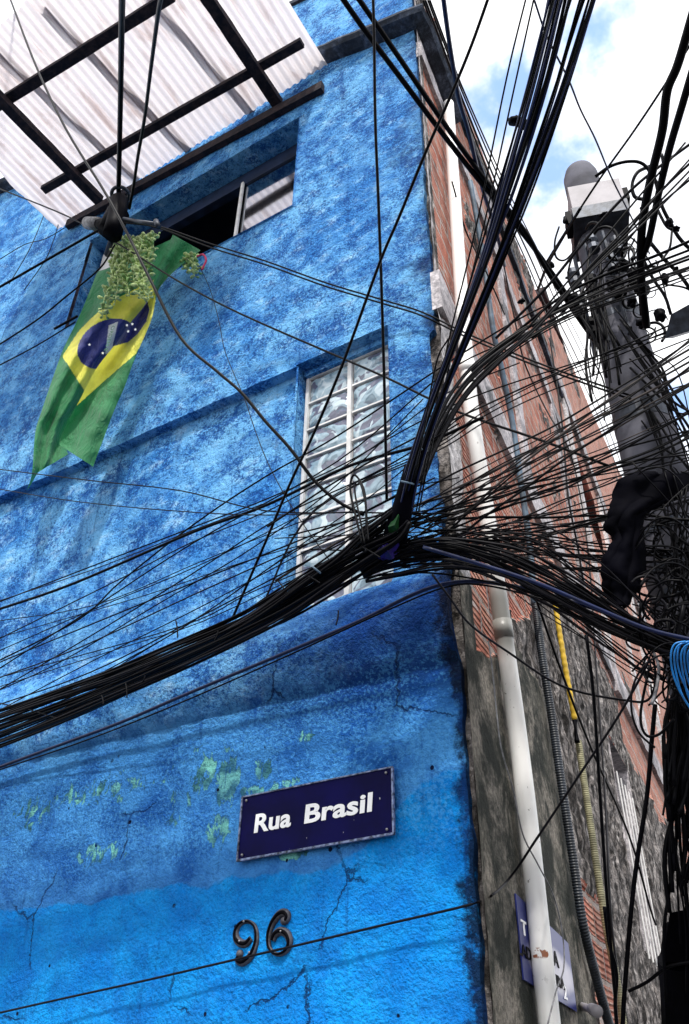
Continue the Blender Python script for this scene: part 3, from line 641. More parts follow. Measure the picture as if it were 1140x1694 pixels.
# ------------------------------------------------------------------ awning
AW = root('awning', Vector((-2.4, 0, 8.6)), 'translucent corrugated roof sheets on dark timber frame above the upper window', 'awning')
ZS = 8.74
def wx(px, py, z): return ZP(px, py, z)
mb = MB(); X0, X1, YO, YI = -3.98, -.80, -1.66, -.025
Nx = 420; Ny = 22; cv = []; cf = []
for j in range(Ny+1):
    for i in range(Nx+1):
        x = X0+(X1-X0)*i/Nx; v_ = j/Ny; y = YI+(YO-YI)*v_
        if j == Ny: y += .05*nz(x*2.2, 1, 0)+.02*nz(x*9, 3, 0)
        z = ZS+.015*math.cos(x*2*math.pi/.076)+.012*nz(x, y, 0, 1.4)-.05*v_*0
        cv.append((x+(.03*nz(y*6, 0, 2) if i == 0 else 0), y, z))
for j in range(Ny):
    for i in range(Nx): q = j*(Nx+1)+i; cf.append((q, q+1, q+Nx+2, q+Nx+1))
mb.add(cv, cf); mb.build('corrugated_sheet', SHEET, AW, True)
def board(pa, pb, w, h, mat, name='rafter', up=Vector((0, 0, 1))):
    d = (pb-pa).normalized(); sd = d.cross(up).normalized(); mb = MB(); N = 14; cv = []; cf = []
    for i in range(N+1):
        p = pa.lerp(pb, i/N)
        for (sx, sz) in ((-1, -1), (1, -1), (1, 1), (-1, 1)):
            cv.append(p+sd*sx*w/2*(1+.10*nz(i*.7, sx*3, sz))+up*sz*h/2*(1+.08*nz(i*.9, sx, sz*5)))
    for i in range(N):
        for j in range(4): q = i*4; cf.append((q+j, q+(j+1) % 4, q+4+(j+1) % 4, q+4+j))
    cf += [(3, 2, 1, 0), (N*4, N*4+1, N*4+2, N*4+3)]
    mb.add(cv, cf); mb.build(name, mat, AW)
lz = 8.50
pa, pb = FP(112, 372, .035), FP(534, 143, .035); board(Vector((pa.x, -.035, pa.z)), Vector((pb.x, -.035, pb.z)), .05, .11, WOOD, 'ledger')
board(ZP(460, 172, 8.60), ZP(336, -15, 8.60)+Vector((0, -.1, 0)), .095, .07, WOOD); board(ZP(165, 332, 8.58), ZP(-12, 152, 8.58)+Vector((0, -.2, 0)), .09, .07, WOOD)
board(ZP(72, 314, 8.655), ZP(500, 70, 8.655), .07, .05, WOOD, 'purlin'); board(ZP(-10, 178, 8.655), ZP(285, -8, 8.655), .085, .05, WOOD, 'purlin')
for (p, q, w) in (((72, 12), (312, 248), .075), ((244, -8), (420, 188), .075), ((-20, 70), (228, 296), .07)): board(ZP(p[0], p[1], ZS+.032), ZP(q[0], q[1], ZS+.032), w, .02, WOODP, 'batten')

# ------------------------------------------------------------------ flag
FL = root('flag', FP(255, 400, .1), 'green and yellow national flag with blue disc hanging folded from the upper window', 'flag')
Lp = [(172, 446), (161, 451), (151, 475), (130, 525), (105, 577), (88, 623), (68, 682), (58, 717), (53, 781), (44, 814)]
Kp = [(286, 388), (262, 440), (243, 498), (215, 535), (190, 570), (158, 612), (130, 665), (112, 696), (98, 731), (106, 741)]
Rp = [(332, 414), (298, 440), (272, 466), (260, 486), (250, 530), (224, 591), (206, 640), (189, 679), (172, 724), (154, 772)]
def cr1(tab, v):
    p = smoothpath([(x, y, 0) for x, y in tab], per=12); u = v*(len(p)-1); i = min(int(u), len(p)-2); q = p[i].lerp(p[i+1], u-i); return q.x, q.y
def pip(x, y, poly):
    r = False; j = len(poly)-1
    for i in range(len(poly)):
        if (poly[i][1] > y) != (poly[j][1] > y) and x < (poly[j][0]-poly[i][0])*(y-poly[i][1])/(poly[j][1]-poly[i][1])+poly[i][0]: r = not r
        j = i
    return r
YA = [(103, 589), (130, 548), (150, 527), (182, 500), (212, 484), (300, 440), (300, 560), (190, 612), (150, 662), (137, 642)]
YB = [(126, 672), (150, 606), (190, 552), (240, 480), (250, 470), (257, 488), (257, 508), (246, 545), (240, 560), (224, 586), (198, 608), (165, 637)]
LEAFP = [(186, 573), (200, 548), (222, 520), (243, 495), (247, 512), (242, 532), (228, 552), (212, 566)]
WBAND = [(180, 538), (195, 532), (190, 556), (184, 582), (174, 586)]
def matA(x, y):
    if pip(x, y, WBAND): return 3
    if ((x-177)/49)**2+((y-569+.25*(x-175))/40)**2 < 1: return 2
    return 1 if pip(x, y, YA) else 0
def matB(x, y):
    if pip(x, y, LEAFP): return 2
    return 1 if pip(x, y, YB) else 0
def flag_panel(side):
    NV, NU = 300, 70 if side == 0 else 46; cv = []; px = []; cf = []; mi = []
    for j in range(NV+1):
        v = j/NV; lx, ly = cr1(Lp, v); kx, ky = cr1(Kp, v); rx, ry = cr1(Rp, v)
        # crest sinks down the flag
        if side == 0:
            ex, ey = kx+(rx-kx)*.14, ky+(ry-ky)*.14
            for i in range(NU+1):
                u = i/NU; X = lx+(ex-lx)*u; Y = ly+(ey-ly)*u
                if j == NV: pass
                if v > .9: Y += (v-.9)*10*(1-abs(2*u-.55))*-14*(1 if u > 0 else 0)*(.3+.7*(1-(1-min(1, u*4))))
                off = .15+.10*math.sin(min(1, v*2)*1.57)+.045*math.sin(u*2.6+1.2+v*2)*(.4+v)-.17*u**3+.014*math.sin(u*13+v*9)+.010*nz(X*.03, Y*.03, 1)
                cv.append(FP(X, Y, off)); px.append((X, Y))
        else:
            for i in range(NU+1):
                u = i/NU; X = kx+(rx-kx)*u; Y = ky+(ry-ky)*u
                off = .15+.10*math.sin(min(1, v*2)*1.57)+.085-.12*u**.8+.020*math.sin(u*6.5+v*4)+.008*nz(X*.04, Y*.04, 7)
                cv.append(FP(X, Y, off)); px.append((X, Y))
    n = NU+1
    for j in range(NV):
        for i in range(NU):
            q = j*n+i; cf.append((q, q+1, q+n+1, q+n)); cx = sum(px[k][0] for k in cf[-1])/4; cy = sum(px[k][1] for k in cf[-1])/4
            mi.append(matA(cx, cy) if side == 0 else matB(cx, cy))
    mb = MB(); mb.v = [tuple(p) for p in cv]; mb.f = cf; mb.mi = mi
    return mb
flag_panel(0).build('cloth_panel', [CG, CY, CB, CW], FL, True); flag_panel(1).build('folded_panel', [CG, CY, CB, CW], FL, True)
# motto on the white band, running down the cloth
v, f = text_mesh('ORDEM E', 1.0, .0, .0); wm = max(p.x for p in v); mb = MB(); cv = []
for p in v:
    u = p.x/wm; bx = 191-13*u; by = 539+42*u; X = bx-8.5+p.y*9.5-2; X = bx-6+(1-p.y)*-0+p.y*8; cv.append(FP(X, by+(p.y)*-1.5, .30))
mb.add(cv, f); mb.build('motto', CG, FL)
def star(c, r, n=5):
    pts = [FP(c[0]+math.sin(i*math.pi/n)*(r if i % 2 == 0 else r*.45), c[1]-math.cos(i*math.pi/n)*(r if i % 2 == 0 else r*.45), .36) for i in range(2*n)]
    mb = MB(); m_ = FP(c[0], c[1], .36); mb.add(pts+[m_], [(i, (i+1) % (2*n), 2*n) for i in range(2*n)]); mb.build('star', CW, FL)
for cc in ((210, 538), (219, 536), (212, 548), (170, 584), (148, 570), (224, 545)): star(cc, 2.7)
mb = MB(); mb.tube(smoothpath([FP(326, 424, .22), FP(336, 421, .22), FP(341, 430, .22), FP(337, 440, .22), FP(334, 446, .22)]), .008, 6); single('cord', mb, RED, 'short magenta cord tied at the flag corner', 'cord')

# ------------------------------------------------------------------ trailing succulent on the window sill
SU = root('trailing_succulent', FP(225, 400, .25), 'pale green trailing succulent spilling over the flag from the window', 'plant')
rnd = random.Random(3)
def strand(p0, p1, off, dens, name='leafy_strand', lsz=.046, mat=None):
    mb = MB(); A = FP(p0[0], p0[1], off); Bp = FP(p1[0], p1[1], off-.02); L = (Bp-A).length; path = smoothpath([A, A.lerp(Bp, .3)+Vector((rnd.uniform(-.02, .02), -.04, 0)), A.lerp(Bp, .7)+Vector((rnd.uniform(-.02, .02), -.02, 0)), Bp], per=6)
    mb.tube(path, .004, 5, 0); n = int(L*dens)
    for i in range(n):
        u = (i+rnd.random())/n; k = min(int(u*(len(path)-1)), len(path)-2); p = path[k].lerp(path[k+1], u*(len(path)-1)-k)
        an = i*2.4; d = Vector((math.cos(an), math.sin(an)*.8-.15, rnd.uniform(-.15, .55))).normalized(); s = lsz*rnd.uniform(.45, 1.25)*(1 if u < .9 else .8)
        w = d.cross(Vector((0, 0, 1))).normalized(); h = w.cross(d)
        c0 = p+d*.006; ring = [(.0, .15), (.35, .8), (.7, 1.0), (.92, .6), (1.0, .1)]; vs = []; fs = []
        for (t_, r_) in ring:
            for q in range(5): an2 = q*2*math.pi/5; vs.append(c0+d*t_*s+(w*math.cos(an2)*.34+h*math.sin(an2)*.20)*s*r_)
        for a_ in range(4):
            for q in range(5): fs.append((a_*5+q, a_*5+(q+1) % 5, a_*5+5+(q+1) % 5, a_*5+5+q))
        fs.append((20, 21, 22, 23, 24)); mb.add(vs, fs, rnd.choice((0, 0, 0, 1)))
    mb.build(name, [LEAF, LEAF2], SU, True)
for (p0, p1) in (((200, 402), (196, 462)), ((208, 396), (188, 488)), ((212, 400), (176, 524)), ((216, 396), (206, 482)), ((222, 398), (214, 490)), ((228, 396), (222, 470)), ((232, 394), (232, 494)), ((238, 394), (240, 486)),
                 ((244, 392), (236, 462)), ((250, 390), (246, 496)), ((256, 390), (244, 450)), ((262, 388), (252, 428)), ((205, 410), (182, 470)), ((215, 404), (200, 440)), ((236, 400), (226, 440)), ((190, 470), (170, 525)), ((245, 400), (230, 430)), ((222, 410), (240, 470)), ((200, 430), (210, 486)), ((228, 430), (240, 497)), ((210, 425), (190, 500))):
    strand(p0, p1, .36+rnd.uniform(-.03, .05), 78)
SU2 = root('succulent_tuft', FP(318, 432, .2), 'small green succulent tuft hanging right of the flag', 'plant')
_s = SU; SU = SU2
for (p0, p1) in (((318, 426), (312, 450)), ((322, 428), (322, 458)), ((316, 430), (306, 446)), ((320, 430), (328, 450))): strand(p0, p1, .12, 130)
SU = _s

# ------------------------------------------------------------------ cable mast below the awning
MS = root('cable_mast', FP(195, 360, .55), 'black cable mast with open pipe mouth beside the awning corner', 'cable mast')
o_ = .62
mb = MB(); A, Bq = FP(190, 378, o_), FP(199, 328, o_)
mb.tube([FP(186, 388, o_), FP(190, 372, o_), FP(194, 355, o_), FP(198, 332, o_)], .068, 18); mb.tube([FP(180, 384, o_-.02), FP(196, 352, o_-.02)], .085, 14); mb.build('mast_head', BLACKM, MS, True)
mb = MB(); d = (FP(199, 322, o_)-FP(196, 345, o_)).normalized(); c0 = FP(199, 322, o_)
for k in range(24):
    an = 2*math.pi*k/24
w = d.orthogonal().normalized(); h = d.cross(w); ring = [c0+w*math.cos(2*math.pi*k/24)*.064+h*math.sin(2*math.pi*k/24)*.064 for k in range(25)]; mb.tube(ring, .014, 8, cap=False); mb.build('pipe_rim', METAL, MS, True)
mb = MB(); mb.tube([FP(184, 372, o_), FP(166, 371, o_), FP(150, 370, o_)], .038, 14); mb.build('side_spigot', BLACKM, MS, True)
mb = MB(); mb.tube([FP(164, 370, o_), FP(145, 369, o_)], .049, 14); mb.build('spigot_collar', PALEC, MS, True)
mb = MB(); mb.tube([FP(205, 362, o_), FP(225, 366, o_), FP(262, 371, o_)], .014, 8); mb.tube([FP(258, 366, o_), FP(262, 375, o_)], .02, 8); mb.build('anchor_bolt', METAL, MS, True)
mb = MB(); mb.tube([FP(190, 385, o_), FP(185, 400, .3), FP(178, 420, .02)], .03, 10); mb.build('wall_arm', BLACKM, MS, True)

# ------------------------------------------------------------------ utility pole
PX, PY = .865, .405
def proj(p):
    d = RM.transposed() @ (p-CAM); return 570+F*d.x/d.y, 847-F*d.z/d.y
def pz(py):
    lo, hi = 1.0, 9.0
    for _ in range(40):
        m = (lo+hi)/2
        if proj(Vector((PX, PY, m)))[1] > py: lo = m
        else: hi = m
    return lo
UP = root('utility_pole', (PX, PY, 0), 'grey round concrete utility pole crowded with cables in the narrow side street', 'utility pole')
mb = MB(); pts = [Vector((PX, PY, z)) for z in frange(0, 6.36, .25)]; ztp = pts[-1].z; mb.tube(pts+[Vector((PX, PY, ztp+.06)), Vector((PX, PY, ztp+.09))], lambda u: (.205-.017*6.4*u) if u < .95 else ((.088 if u < .99 else .06)), 28); mb.build('shaft', POLE, UP, True)
def rp(z): return .205-.018*z
def band(z, h=.05, ex=.012, mat=METAL, name='clamp_band'):
    mb = MB(); mb.tube([Vector((PX, PY, z)), Vector((PX, PY, z+h))], rp(z)+ex, 28); o = mb.build(name, mat, UP); 
    for an in (-1.2, -2.4, .2):
        b_ = MB(); q = Vector((PX+math.cos(an)*(rp(z)+.03), PY+math.sin(an)*(rp(z)+.03), z+h/2)); b_.tube([q-Vector((math.cos(an)*.03, math.sin(an)*.03, 0)), q+Vector((math.cos(an)*.03, math.sin(an)*.03, 0))], .012, 6); b_.build('clamp_bolt', METAL, o)
for y_ in (545, 528, 700, 712, 830, 900, 960, 1010): band(pz(y_))
# square box near the top
BX = root('junction_box', (PX, PY, pz(395)), 'pale square box strapped near the top of the utility pole', 'box', rz=.32)
def bf(x, y, z): return Vector((PX+math.cos(.32)*x-math.sin(.32)*y, PY+math.sin(.32)*x+math.cos(.32)*y, z))
mb = MB(); zb_ = pz(385); mb.box(-.125, .165, -.19, .10, zb_, zb_+.21, 0, bf); mb.build('housing', PALEBOX, BX)
mb = MB(); mb.box(-.132, .172, -.20, .11, zb_-.10, zb_-.002, 0, bf); mb.build('shaded_underside', METAL, BX)  # dark slab added for the shaded underside of the box
mb = MB(); mb.box(-.165, -.134, -.16, -.05, zb_-.08, zb_+.03, 0, bf); mb.build('side_lug', BLACKM, BX)
mb = MB(); mb.box(.167, .20, -.17, -.06, zb_+.04, zb_+.14, 0, bf); mb.build('side_lug', BLACKM, BX)
# insulator rack
for i, (an, z) in enumerate([(an_, pz(y_)) for an_, y_ in ((-1.9, 500), (-1.9, 530), (-1.2, 480), (-1.2, 520), (-2.6, 460), (-2.6, 505), (-.6, 500), (-1.6, 440), (-.9, 450), (-2.2, 560))]):
    R = rp(z); q0 = Vector((PX+math.cos(an)*R, PY+math.sin(an)*R, z)); dd = Vector((math.cos(an), math.sin(an), 0)); q = q0+dd*.07
    mb = MB(); mb.tube([q0, q+dd*.05], .008, 6); mb.tube([q-Vector((0, 0, .055)), q-Vector((0, 0, .02)), q, q+Vector((0, 0, .02)), q+Vector((0, 0, .055))], lambda u: .034 if (u < .3 or u > .7) else .02, 10); mb.build('spool_insulator', METAL if i % 3 else BLACKM, UP, False)
mb = MB()
for an in (-1.9, -1.2, -2.6): mb.tube([Vector((PX+math.cos(an)*.16, PY+math.sin(an)*.16, pz(590))), Vector((PX+math.cos(an)*.15, PY+math.sin(an)*.15, pz(420)))], .012, 6)
mb.build('rack_bar', METAL, UP)
# small lamp-like case on the right edge
mb = MB(); mb.hexa([P(1100, 560, 3.7), P(1150, 545, 3.7), P(1160, 545, 4.0), P(1112, 560, 4.0), P(1110, 520, 3.7), P(1155, 495, 3.7), P(1165, 500, 4.0), P(1125, 520, 4.0)]); single('cable_box', mb, METAL, 'grey metal cable box at the right edge beside the pole', 'box', smooth=False)
mb = MB(); mb.ball(P(1122, 1570, 3.2), .065, 12, 0, (1, 1, 1.25), .5); mb.ball(P(1118, 1605, 3.2), .05, 12, 0, (1, 1, 1), .6); single('splice_closure', mb, BLACKM, 'lumpy black splice closure low at the right edge', 'splice closure')
mb = MB(); mb.hexa([P(1098, 1590, 3.0), P(1160, 1590, 3.0), P(1160, 1600, 3.3), P(1100, 1600, 3.3), P(1108, 1510, 3.0), P(1160, 1500, 3.0), P(1160, 1510, 3.3), P(1112, 1515, 3.3)])
mb.tube([P(1120, 1590, 3.1), P(1125, 1640, 3.1), P(1128, 1720, 3.1)], .07, 12); single('splice_box', mb, BLACKM, 'black splice box with thick sleeve in the bottom right corner', 'box', smooth=False)

# black plastic sheet over the cables at the pole
def tarp():
    Lt = [(1062, 784), (1022, 798), (1012, 830), (1008, 850), (1004, 872), (1016, 890), (1012, 908), (998, 930), (1000, 960), (1006, 985), (1022, 1004)]
    Rt = [(1142, 783), (1142, 800), (1128, 818), (1095, 832), (1066, 850), (1060, 872), (1063, 905), (1064, 940), (1058, 960), (1048, 985), (1030, 1003)]
    NV, NU = 90, 40; cv = []; cf = []
    for j in range(NV+1):
        v = j/NV; lx, ly = cr1(Lt, v); rx, ry = cr1(Rt, v)
        for i in range(NU+1):
            u = i/NU; X = lx+(rx-lx)*u; Y = ly+(ry-ly)*u; t = 3.42-.55*v*.4-.05*math.sin(u*math.pi)+.008*math.sin(u*17+v*5)+.02*nz(X*.03, Y*.03, 2)
            X += 5*nz(v*16, u*2.2, 1); 
            cv.append(P(X, Y, t))
    n = NU+1
    for j in range(NV):
        for i in range(NU): q = j*n+i; cf.append((q, q+1, q+n+1, q+n))
    mb = MB(); mb.add(cv, cf); o = mb.build('plastic_sheet', TARP, None, True); s_ = o.modifiers.new('t', 'SOLIDIFY'); s_.thickness = .012
    tag(o, 'black plastic sheet draped in rags on the cables beside the pole', 'plastic sheet')
tarp()

# ------------------------------------------------------------------ cables
def knot(k, px, py):
    if isinstance(k, str):
        return tF(px, py, float(k[1:])) if k[0] == 'F' else tS(px, py, float(k[1:]))
    return k
def clampt(px, py, t):
    p = P(px, py, t)
    tf = tF(px, py, .05); q = P(px, py, tf)
    if q.x < .02 and q.z < 10: t = min(t, tf)
    ts = tS(px, py, .05); q = P(px, py, ts) if 0 < ts < 60 else None
    if q is not None and sidecoord(q)[1] > -.02 and q.z < 11: t = min(t, ts)
    return t
def cable_pts(pts, k0, k1, per=6):
    pts = [(p.x, p.y) for p in smoothpath([(x, y, 0) for x, y in pts], per=per)]
    L = [0]
    for p, q in zip(pts, pts[1:]): L.append(L[-1]+math.hypot(q[0]-p[0], q[1]-p[1]))
    t0 = knot(k0, *pts[0][:2]); t1 = knot(k1, *pts[-1][:2]); out = []
    allF = isinstance(k0, str) and isinstance(k1, str) and k0[0] == 'F' and k1[0] == 'F'; allS = isinstance(k0, str) and isinstance(k1, str) and k0[0] == 'S'
    for p, l in zip(pts, L):
        u = l/L[-1]
        if allF: t = tF(p[0], p[1], float(k0[1:])*(1-u)+float(k1[1:])*u)
        elif allS: t = tS(p[0], p[1], float(k0[1:]))
        else: t = 1/((1-u)/t0+u/t1)
        out.append(P(p[0], p[1], clampt(p[0], p[1], t)))
    return out
NC = [0]
def cable(pts, k0, k1, r, label, group=None, mat=None, name='cable', cat='cable', per=6, sides=6):
    path = cable_pts(pts, k0, k1, per)
    def outside(p): return p[0] < -5 or p[0] > 1143 or p[1] < -5 or p[1] > 1698
    def run_on(p, q):     # the line goes on beyond the frame
        d = (p-q).normalized(); L_ = 3.0
        if d.z < 0: L_ = min(L_, max(0, p.z-.05)/-d.z)
        if d.y > 1e-3 and p.x < 0 and p.y < 0: L_ = min(L_, max(0, -.04-p.y)/d.y)
        for st in (.08, .25, .5, .9, 1.4, 2.0, 2.6, 3.0):
            if st > L_: break
            w_ = p+d*st
            if (w_-CAM).dot(RM @ Vector((0, 1, 0))) < .3: return p+d*(st*.3)
            if not outside(proj(w_)): return p+d*.01
        return p+d*L_
    if outside(pts[0]) and name == 'cable': path = [run_on(path[0], path[2])]+path
    if outside(pts[-1]) and name == 'cable': path = path+[run_on(path[-1], path[-3])]
    mb = MB(); mb.tube(path, r, sides)
    NC[0] += 1
    if mat is None: mat = random.choice((BLACKC, BLACKC, BLACKC, GREYC))
    return tag(mb.build(name, mat, None, True), label, cat, group)
def bundle(guide, hw, n, r, k0, k1, label, group, seed, dt=.12, mats=None, wander=.5, ends=0):
    rg = random.Random(seed); N = len(guide)
    for c_ in range(n):
        a0 = rg.uniform(-1, 1); a1 = max(-1, min(1, a0+rg.uniform(-wander, wander))); ph = rg.uniform(0, 6.28); rg2 = rg.uniform(.3, 1.1); dd = rg.uniform(-dt, dt); pts = []
        i0 = rg.randint(0, ends) if ends else 0
        for i in range(i0, N):
            p = guide[i]; q0 = guide[max(0, i-1)]; q1 = guide[min(N-1, i+1)]; dx, dy = q1[0]-q0[0], q1[1]-q0[1]; l = math.hypot(dx, dy)
            u = i/(N-1); av = a0+(a1-a0)*u+(.15+.5*max(0, wander-.6)*.5)*math.sin(ph+i*rg2); h_ = hw[i]
            pts.append((p[0]-dy/l*av*h_+rg.uniform(-1, 1), p[1]+dx/l*av*h_+rg.uniform(-1, 1)))
        t0 = knot(k0, *pts[0]); t1 = knot(k1, *pts[-1])
        if isinstance(k0, str) and isinstance(k1, str): kk0 = 'F%f' % (float(k0[1:])+dd); kk1 = 'F%f' % (float(k1[1:])+dd)
        else: kk0 = t0+dd; kk1 = t1+dd
        cable(pts, kk0, kk1, r*rg.uniform(.7, 1.25), label, group, rg.choice(mats) if mats else None)
HT = 3.35
G = 'cables of the thick bundle sagging to the lower left edge'
bundle([(676, 862), (655, 888), (605, 918), (545, 955), (470, 1000), (400, 1038), (300, 1083), (200, 1127), (100, 1168), (-30, 1216)], [5, 12, 19, 22, 22, 18, 19, 20, 22, 25], 40, .0050, 'F.5', 'F.5', 'black cable in the thick sagging bundle that runs to the lower left edge', G, 1, .07, wander=.95)
G = 'cables of the strand that crosses the glass block window'
bundle([(668, 835), (640, 858), (600, 888), (560, 925), (500, 968), (430, 1018), (360, 1058)], [7, 10, 11, 12, 12, 10, 6], 13, .005, 'F.55', 'F.52', 'black cable in the short strand crossing the foot of the glass block window', G, 2, .04)
G = 'cables of the heavy bundle that runs right to the pole'
bundle([(600, 950), (655, 925), (730, 912), (800, 924), (860, 945), (940, 984), (1020, 1028), (1100, 1064), (1165, 1084)], [12, 26, 32, 30, 30, 26, 18, 14, 12], 32, .0043, 3.4, 3.0, 'black cable in the heavy bundle dropping right from the corner to the pole', G, 3, .1, wander=1.3)
G = 'cables of the bundle that rises to the top right'
bundle([(648, 905), (665, 850), (684, 776), (714, 682), (762, 560), (815, 422), (858, 295), (905, 150), (948, 0), (960, -40)], [12, 13, 10, 11, 14, 19, 25, 30, 36, 40], 24, .0050, 3.35, 2.7, 'straight black cable in the bundle rising from the corner to the top edge', G, 4, .05, [BLACKC, BLACKC, BLUEC], .25)
G = 'thin cables left of the rising bundle'
for (pts) in ([(688, 850), (716, 700), (742, 565), (790, 365), (838, 130), (872, -10)], [(692, 850), (724, 690), (758, 545), (806, 350), (852, 140), (885, -10)], [(672, 860), (700, 720), (722, 600), (742, 560)]):
    cable(pts, 3.35, 2.8, .0032, 'thin cable running up just left of the rising bundle', G)
G = 'cables of the curved bundle from the corner to the right edge'
bundle([(692, 800), (728, 706), (778, 630), (846, 572), (925, 525), (1000, 492), (1070, 465), (1160, 432)], [6, 12, 14, 12, 10, 12, 16, 18], 10, .0044, 3.4, 4.0, 'black cable in the curved bundle sweeping from the corner up past the pole', G, 5, .05)
bundle([(700, 780), (760, 665), (820, 600), (880, 545), (930, 490), (985, 430), (1060, 350), (1150, 250)], [4, 6, 6, 6, 8, 12, 20, 24], 4, .0038, 3.4, 3.6, 'black cable climbing steeply past the pole top to the right edge', 'cables climbing past the pole top', 6, .05)
G = 'cables fanning right across the brick wall to the pole'
LF = 'black cable fanning right across the brick wall toward the pole'
bundle([(430, 1010), (520, 845), (720, 742), (800, 690), (900, 640), (1000, 602), (1160, 540)], [1, 1, 6, 10, 14, 16, 20], 3, .0035, 3.9, 3.8, LF, G, 7, .05)
rf = random.Random(31)
for i in range(52):
    if i % 7 == 0: x0, y0, k0 = rf.uniform(440, 600), rf.uniform(860, 985), 3.5
    else: x0, y0, k0 = rf.uniform(640, 720), rf.uniform(830, 945), 3.35
    y1 = 520+(i*37 % 100)/100*420+rf.uniform(-25, 25); x1 = 1165; sag = rf.uniform(2, 34) if i % 5 else rf.uniform(-18, 0)
    pts = []
    for k in range(7):
        u = k/6; pts.append((x0+(x1-x0)*u, y0+(y1-y0)*(u**rf.uniform(.82, .90))+sag*4*u*(1-u)+rf.uniform(-3, 3)))
    cable(pts, k0, rf.uniform(3.45, 3.85), rf.choice((.0024, .003, .0036, .0042, .0052)), LF, G, rf.choice((BLACKC, BLACKC, BLACKC, GREYC, BROWNC)))
G = 'loose cables crossing behind the heavy right bundle'
LL = 'loose thin cable crossing the brick wall under the corner'
bundle([(660, 915), (800, 905), (900, 915), (1000, 930), (1160, 940)], [10, 22, 24, 24, 30], 9, .0032, 3.4, 3.5, LL, G, 12, .06, wander=1.3)
bundle([(700, 930), (790, 900), (880, 900), (960, 950), (1040, 1010), (1120, 1090)], [10, 25, 30, 30, 25, 15], 8, .0032, 3.4, 3.1, LL, G, 13, .06, wander=1.3)
bundle([(820, 940), (900, 1000), (970, 1050), (1040, 1100), (1090, 1130)], [14, 20, 20, 18, 14], 8, .0032, 3.4, 3.1, LL, G, 14, .06, wander=1.0)
# fan to the left edge
G = 'thin cables fanning across the blue wall to the left edge'
LW = 'thin black cable fanning across the blue wall to the left edge'
for pts, r in (([(-20, 1003), (320, 872), (435, 828), (560, 772), (690, 700), (800, 650), (1000, 585), (1150, 535)], .0038), ([(-20, 1000), (160, 940), (320, 877), (440, 832)], .0026),
               ([(-20, 1066), (200, 957), (320, 896), (470, 832), (620, 738), (740, 650), (860, 600)], .0034),
               ([(-20, 1102), (130, 1025), (200, 962), (320, 868), (440, 788), (560, 720), (735, 604), (860, 527), (960, 480)], .0045), ([(-20, 1118), (130, 1022), (320, 898), (560, 762), (735, 618), (850, 560)], .0038),
               ([(-20, 1104), (80, 1062), (320, 964), (500, 892), (600, 848), (700, 795)], .0036), ([(-20, 1152), (150, 1052), (320, 948), (470, 852), (620, 782), (760, 700)], .0034),
               ([(-20, 1128), (130, 1072), (320, 984), (490, 908), (630, 850)], .0034), ([(-20, 1126), (300, 1036), (420, 978), (600, 905)], .0026), ([(-20, 1142), (200, 1072), (330, 1030), (480, 960)], .0022),
               ([(-20, 1172), (150, 1112), (320, 1026), (500, 932), (640, 862)], .0034), ([(-20, 1160), (40, 1172), (100, 1190)], .003), ([(-20, 1085), (150, 1010), (330, 935), (520, 840), (660, 760), (800, 665)], .0028), ([(-20, 1030), (160, 1000), (330, 930), (480, 870), (640, 815), (760, 790)], .0024), ([(-20, 1150), (100, 1095), (260, 1000), (420, 905), (560, 800), (700, 660)], .003), ([(-20, 1185), (160, 1090), (340, 1000), (520, 905), (660, 840)], .0028), ([(150, 1130), (330, 1020), (500, 900), (640, 800), (760, 690)], .0026), ([(-20, 1060), (240, 985), (450, 915), (640, 870)], .0022),
               ([(100, 1150), (300, 1040), (460, 930), (600, 850), (720, 790)], .003)):
    cable(pts, 'F.42', 'F.55' if pts[-1][0] < 780 else 3.9, r, LW, G)
cable([(-20, 1014), (120, 966), (320, 880), (440, 836), (580, 770), (700, 735), (800, 690)], 'F.42', 3.6, .0075, 'thickest cable of the fan, crossing the blue wall and the glass block window', None, BLACKC)
cable([(-20, 774), (150, 795), (300, 812), (440, 845), (600, 848), (760, 850)], 'F.35', 'F.5', .0034, 'thin nearly level cable crossing the lower tip of the flag', None)
cable([(-20, 806), (130, 830), (300, 846), (440, 852), (600, 846)], 'F.35', 'F.5', .0028, 'lower thin nearly level cable passing below the flag tip', None)
cable([(12, -15), (60, 110), (110, 215), (170, 312), (205, 375), (245, 455), (300, 560), (360, 615), (400, 650), (440, 698), (480, 742), (520, 795), (560, 830), (602, 852)], 'F1.7', 'F.55', .0078, 'black cable falling from the top left corner past the flag to the corner bundle', None, BLACKC)
cable([(202, -15), (201, 60), (199, 180), (196, 322)], 'F1.95', 'F.62', .018, 'thick black cable dropping straight into the mast mouth', None, BLACKC)
cable([(268, -10), (262, 20), (250, 110), (240, 190), (228, 260), (222, 300), (214, 345)], 'F1.95', 'F.6', .011, 'curved black cable hanging beside the thick one under the awning', None, BLACKC)
cable([(-20, 305), (50, 332), (110, 357), (150, 378), (210, 412), (300, 468), (400, 520), (560, 590), (640, 625), (760, 682), (900, 730), (1010, 772)], 'F.75', 3.5, .0062, 'black cable crossing the whole wall from the left edge over the flag', None)
G = 'twin cables from the mast to the pole'
for d in (0, 6): cable([(206, 366+d*.4), (262, 374+d*.5), (350, 404+d), (440, 432+d), (540, 468+d), (640, 498+d), (700, 517+d), (780, 555+d), (900, 604+d), (1045, 655+d)], 'F.62', 4.0, .0052, 'one of two parallel cables running from the black mast to the pole', G)
cable([(-20, 486), (60, 440), (140, 394), (165, 380)], 'F.7', 'F.62', .0105, 'thick cable from the left edge up to the mast', None, BLACKC)
cable([(-20, 582), (60, 530), (110, 490), (165, 444), (190, 405)], 'F.5', 'F.55', .0068, 'black cable rising from the left edge in front of the window jamb', None)
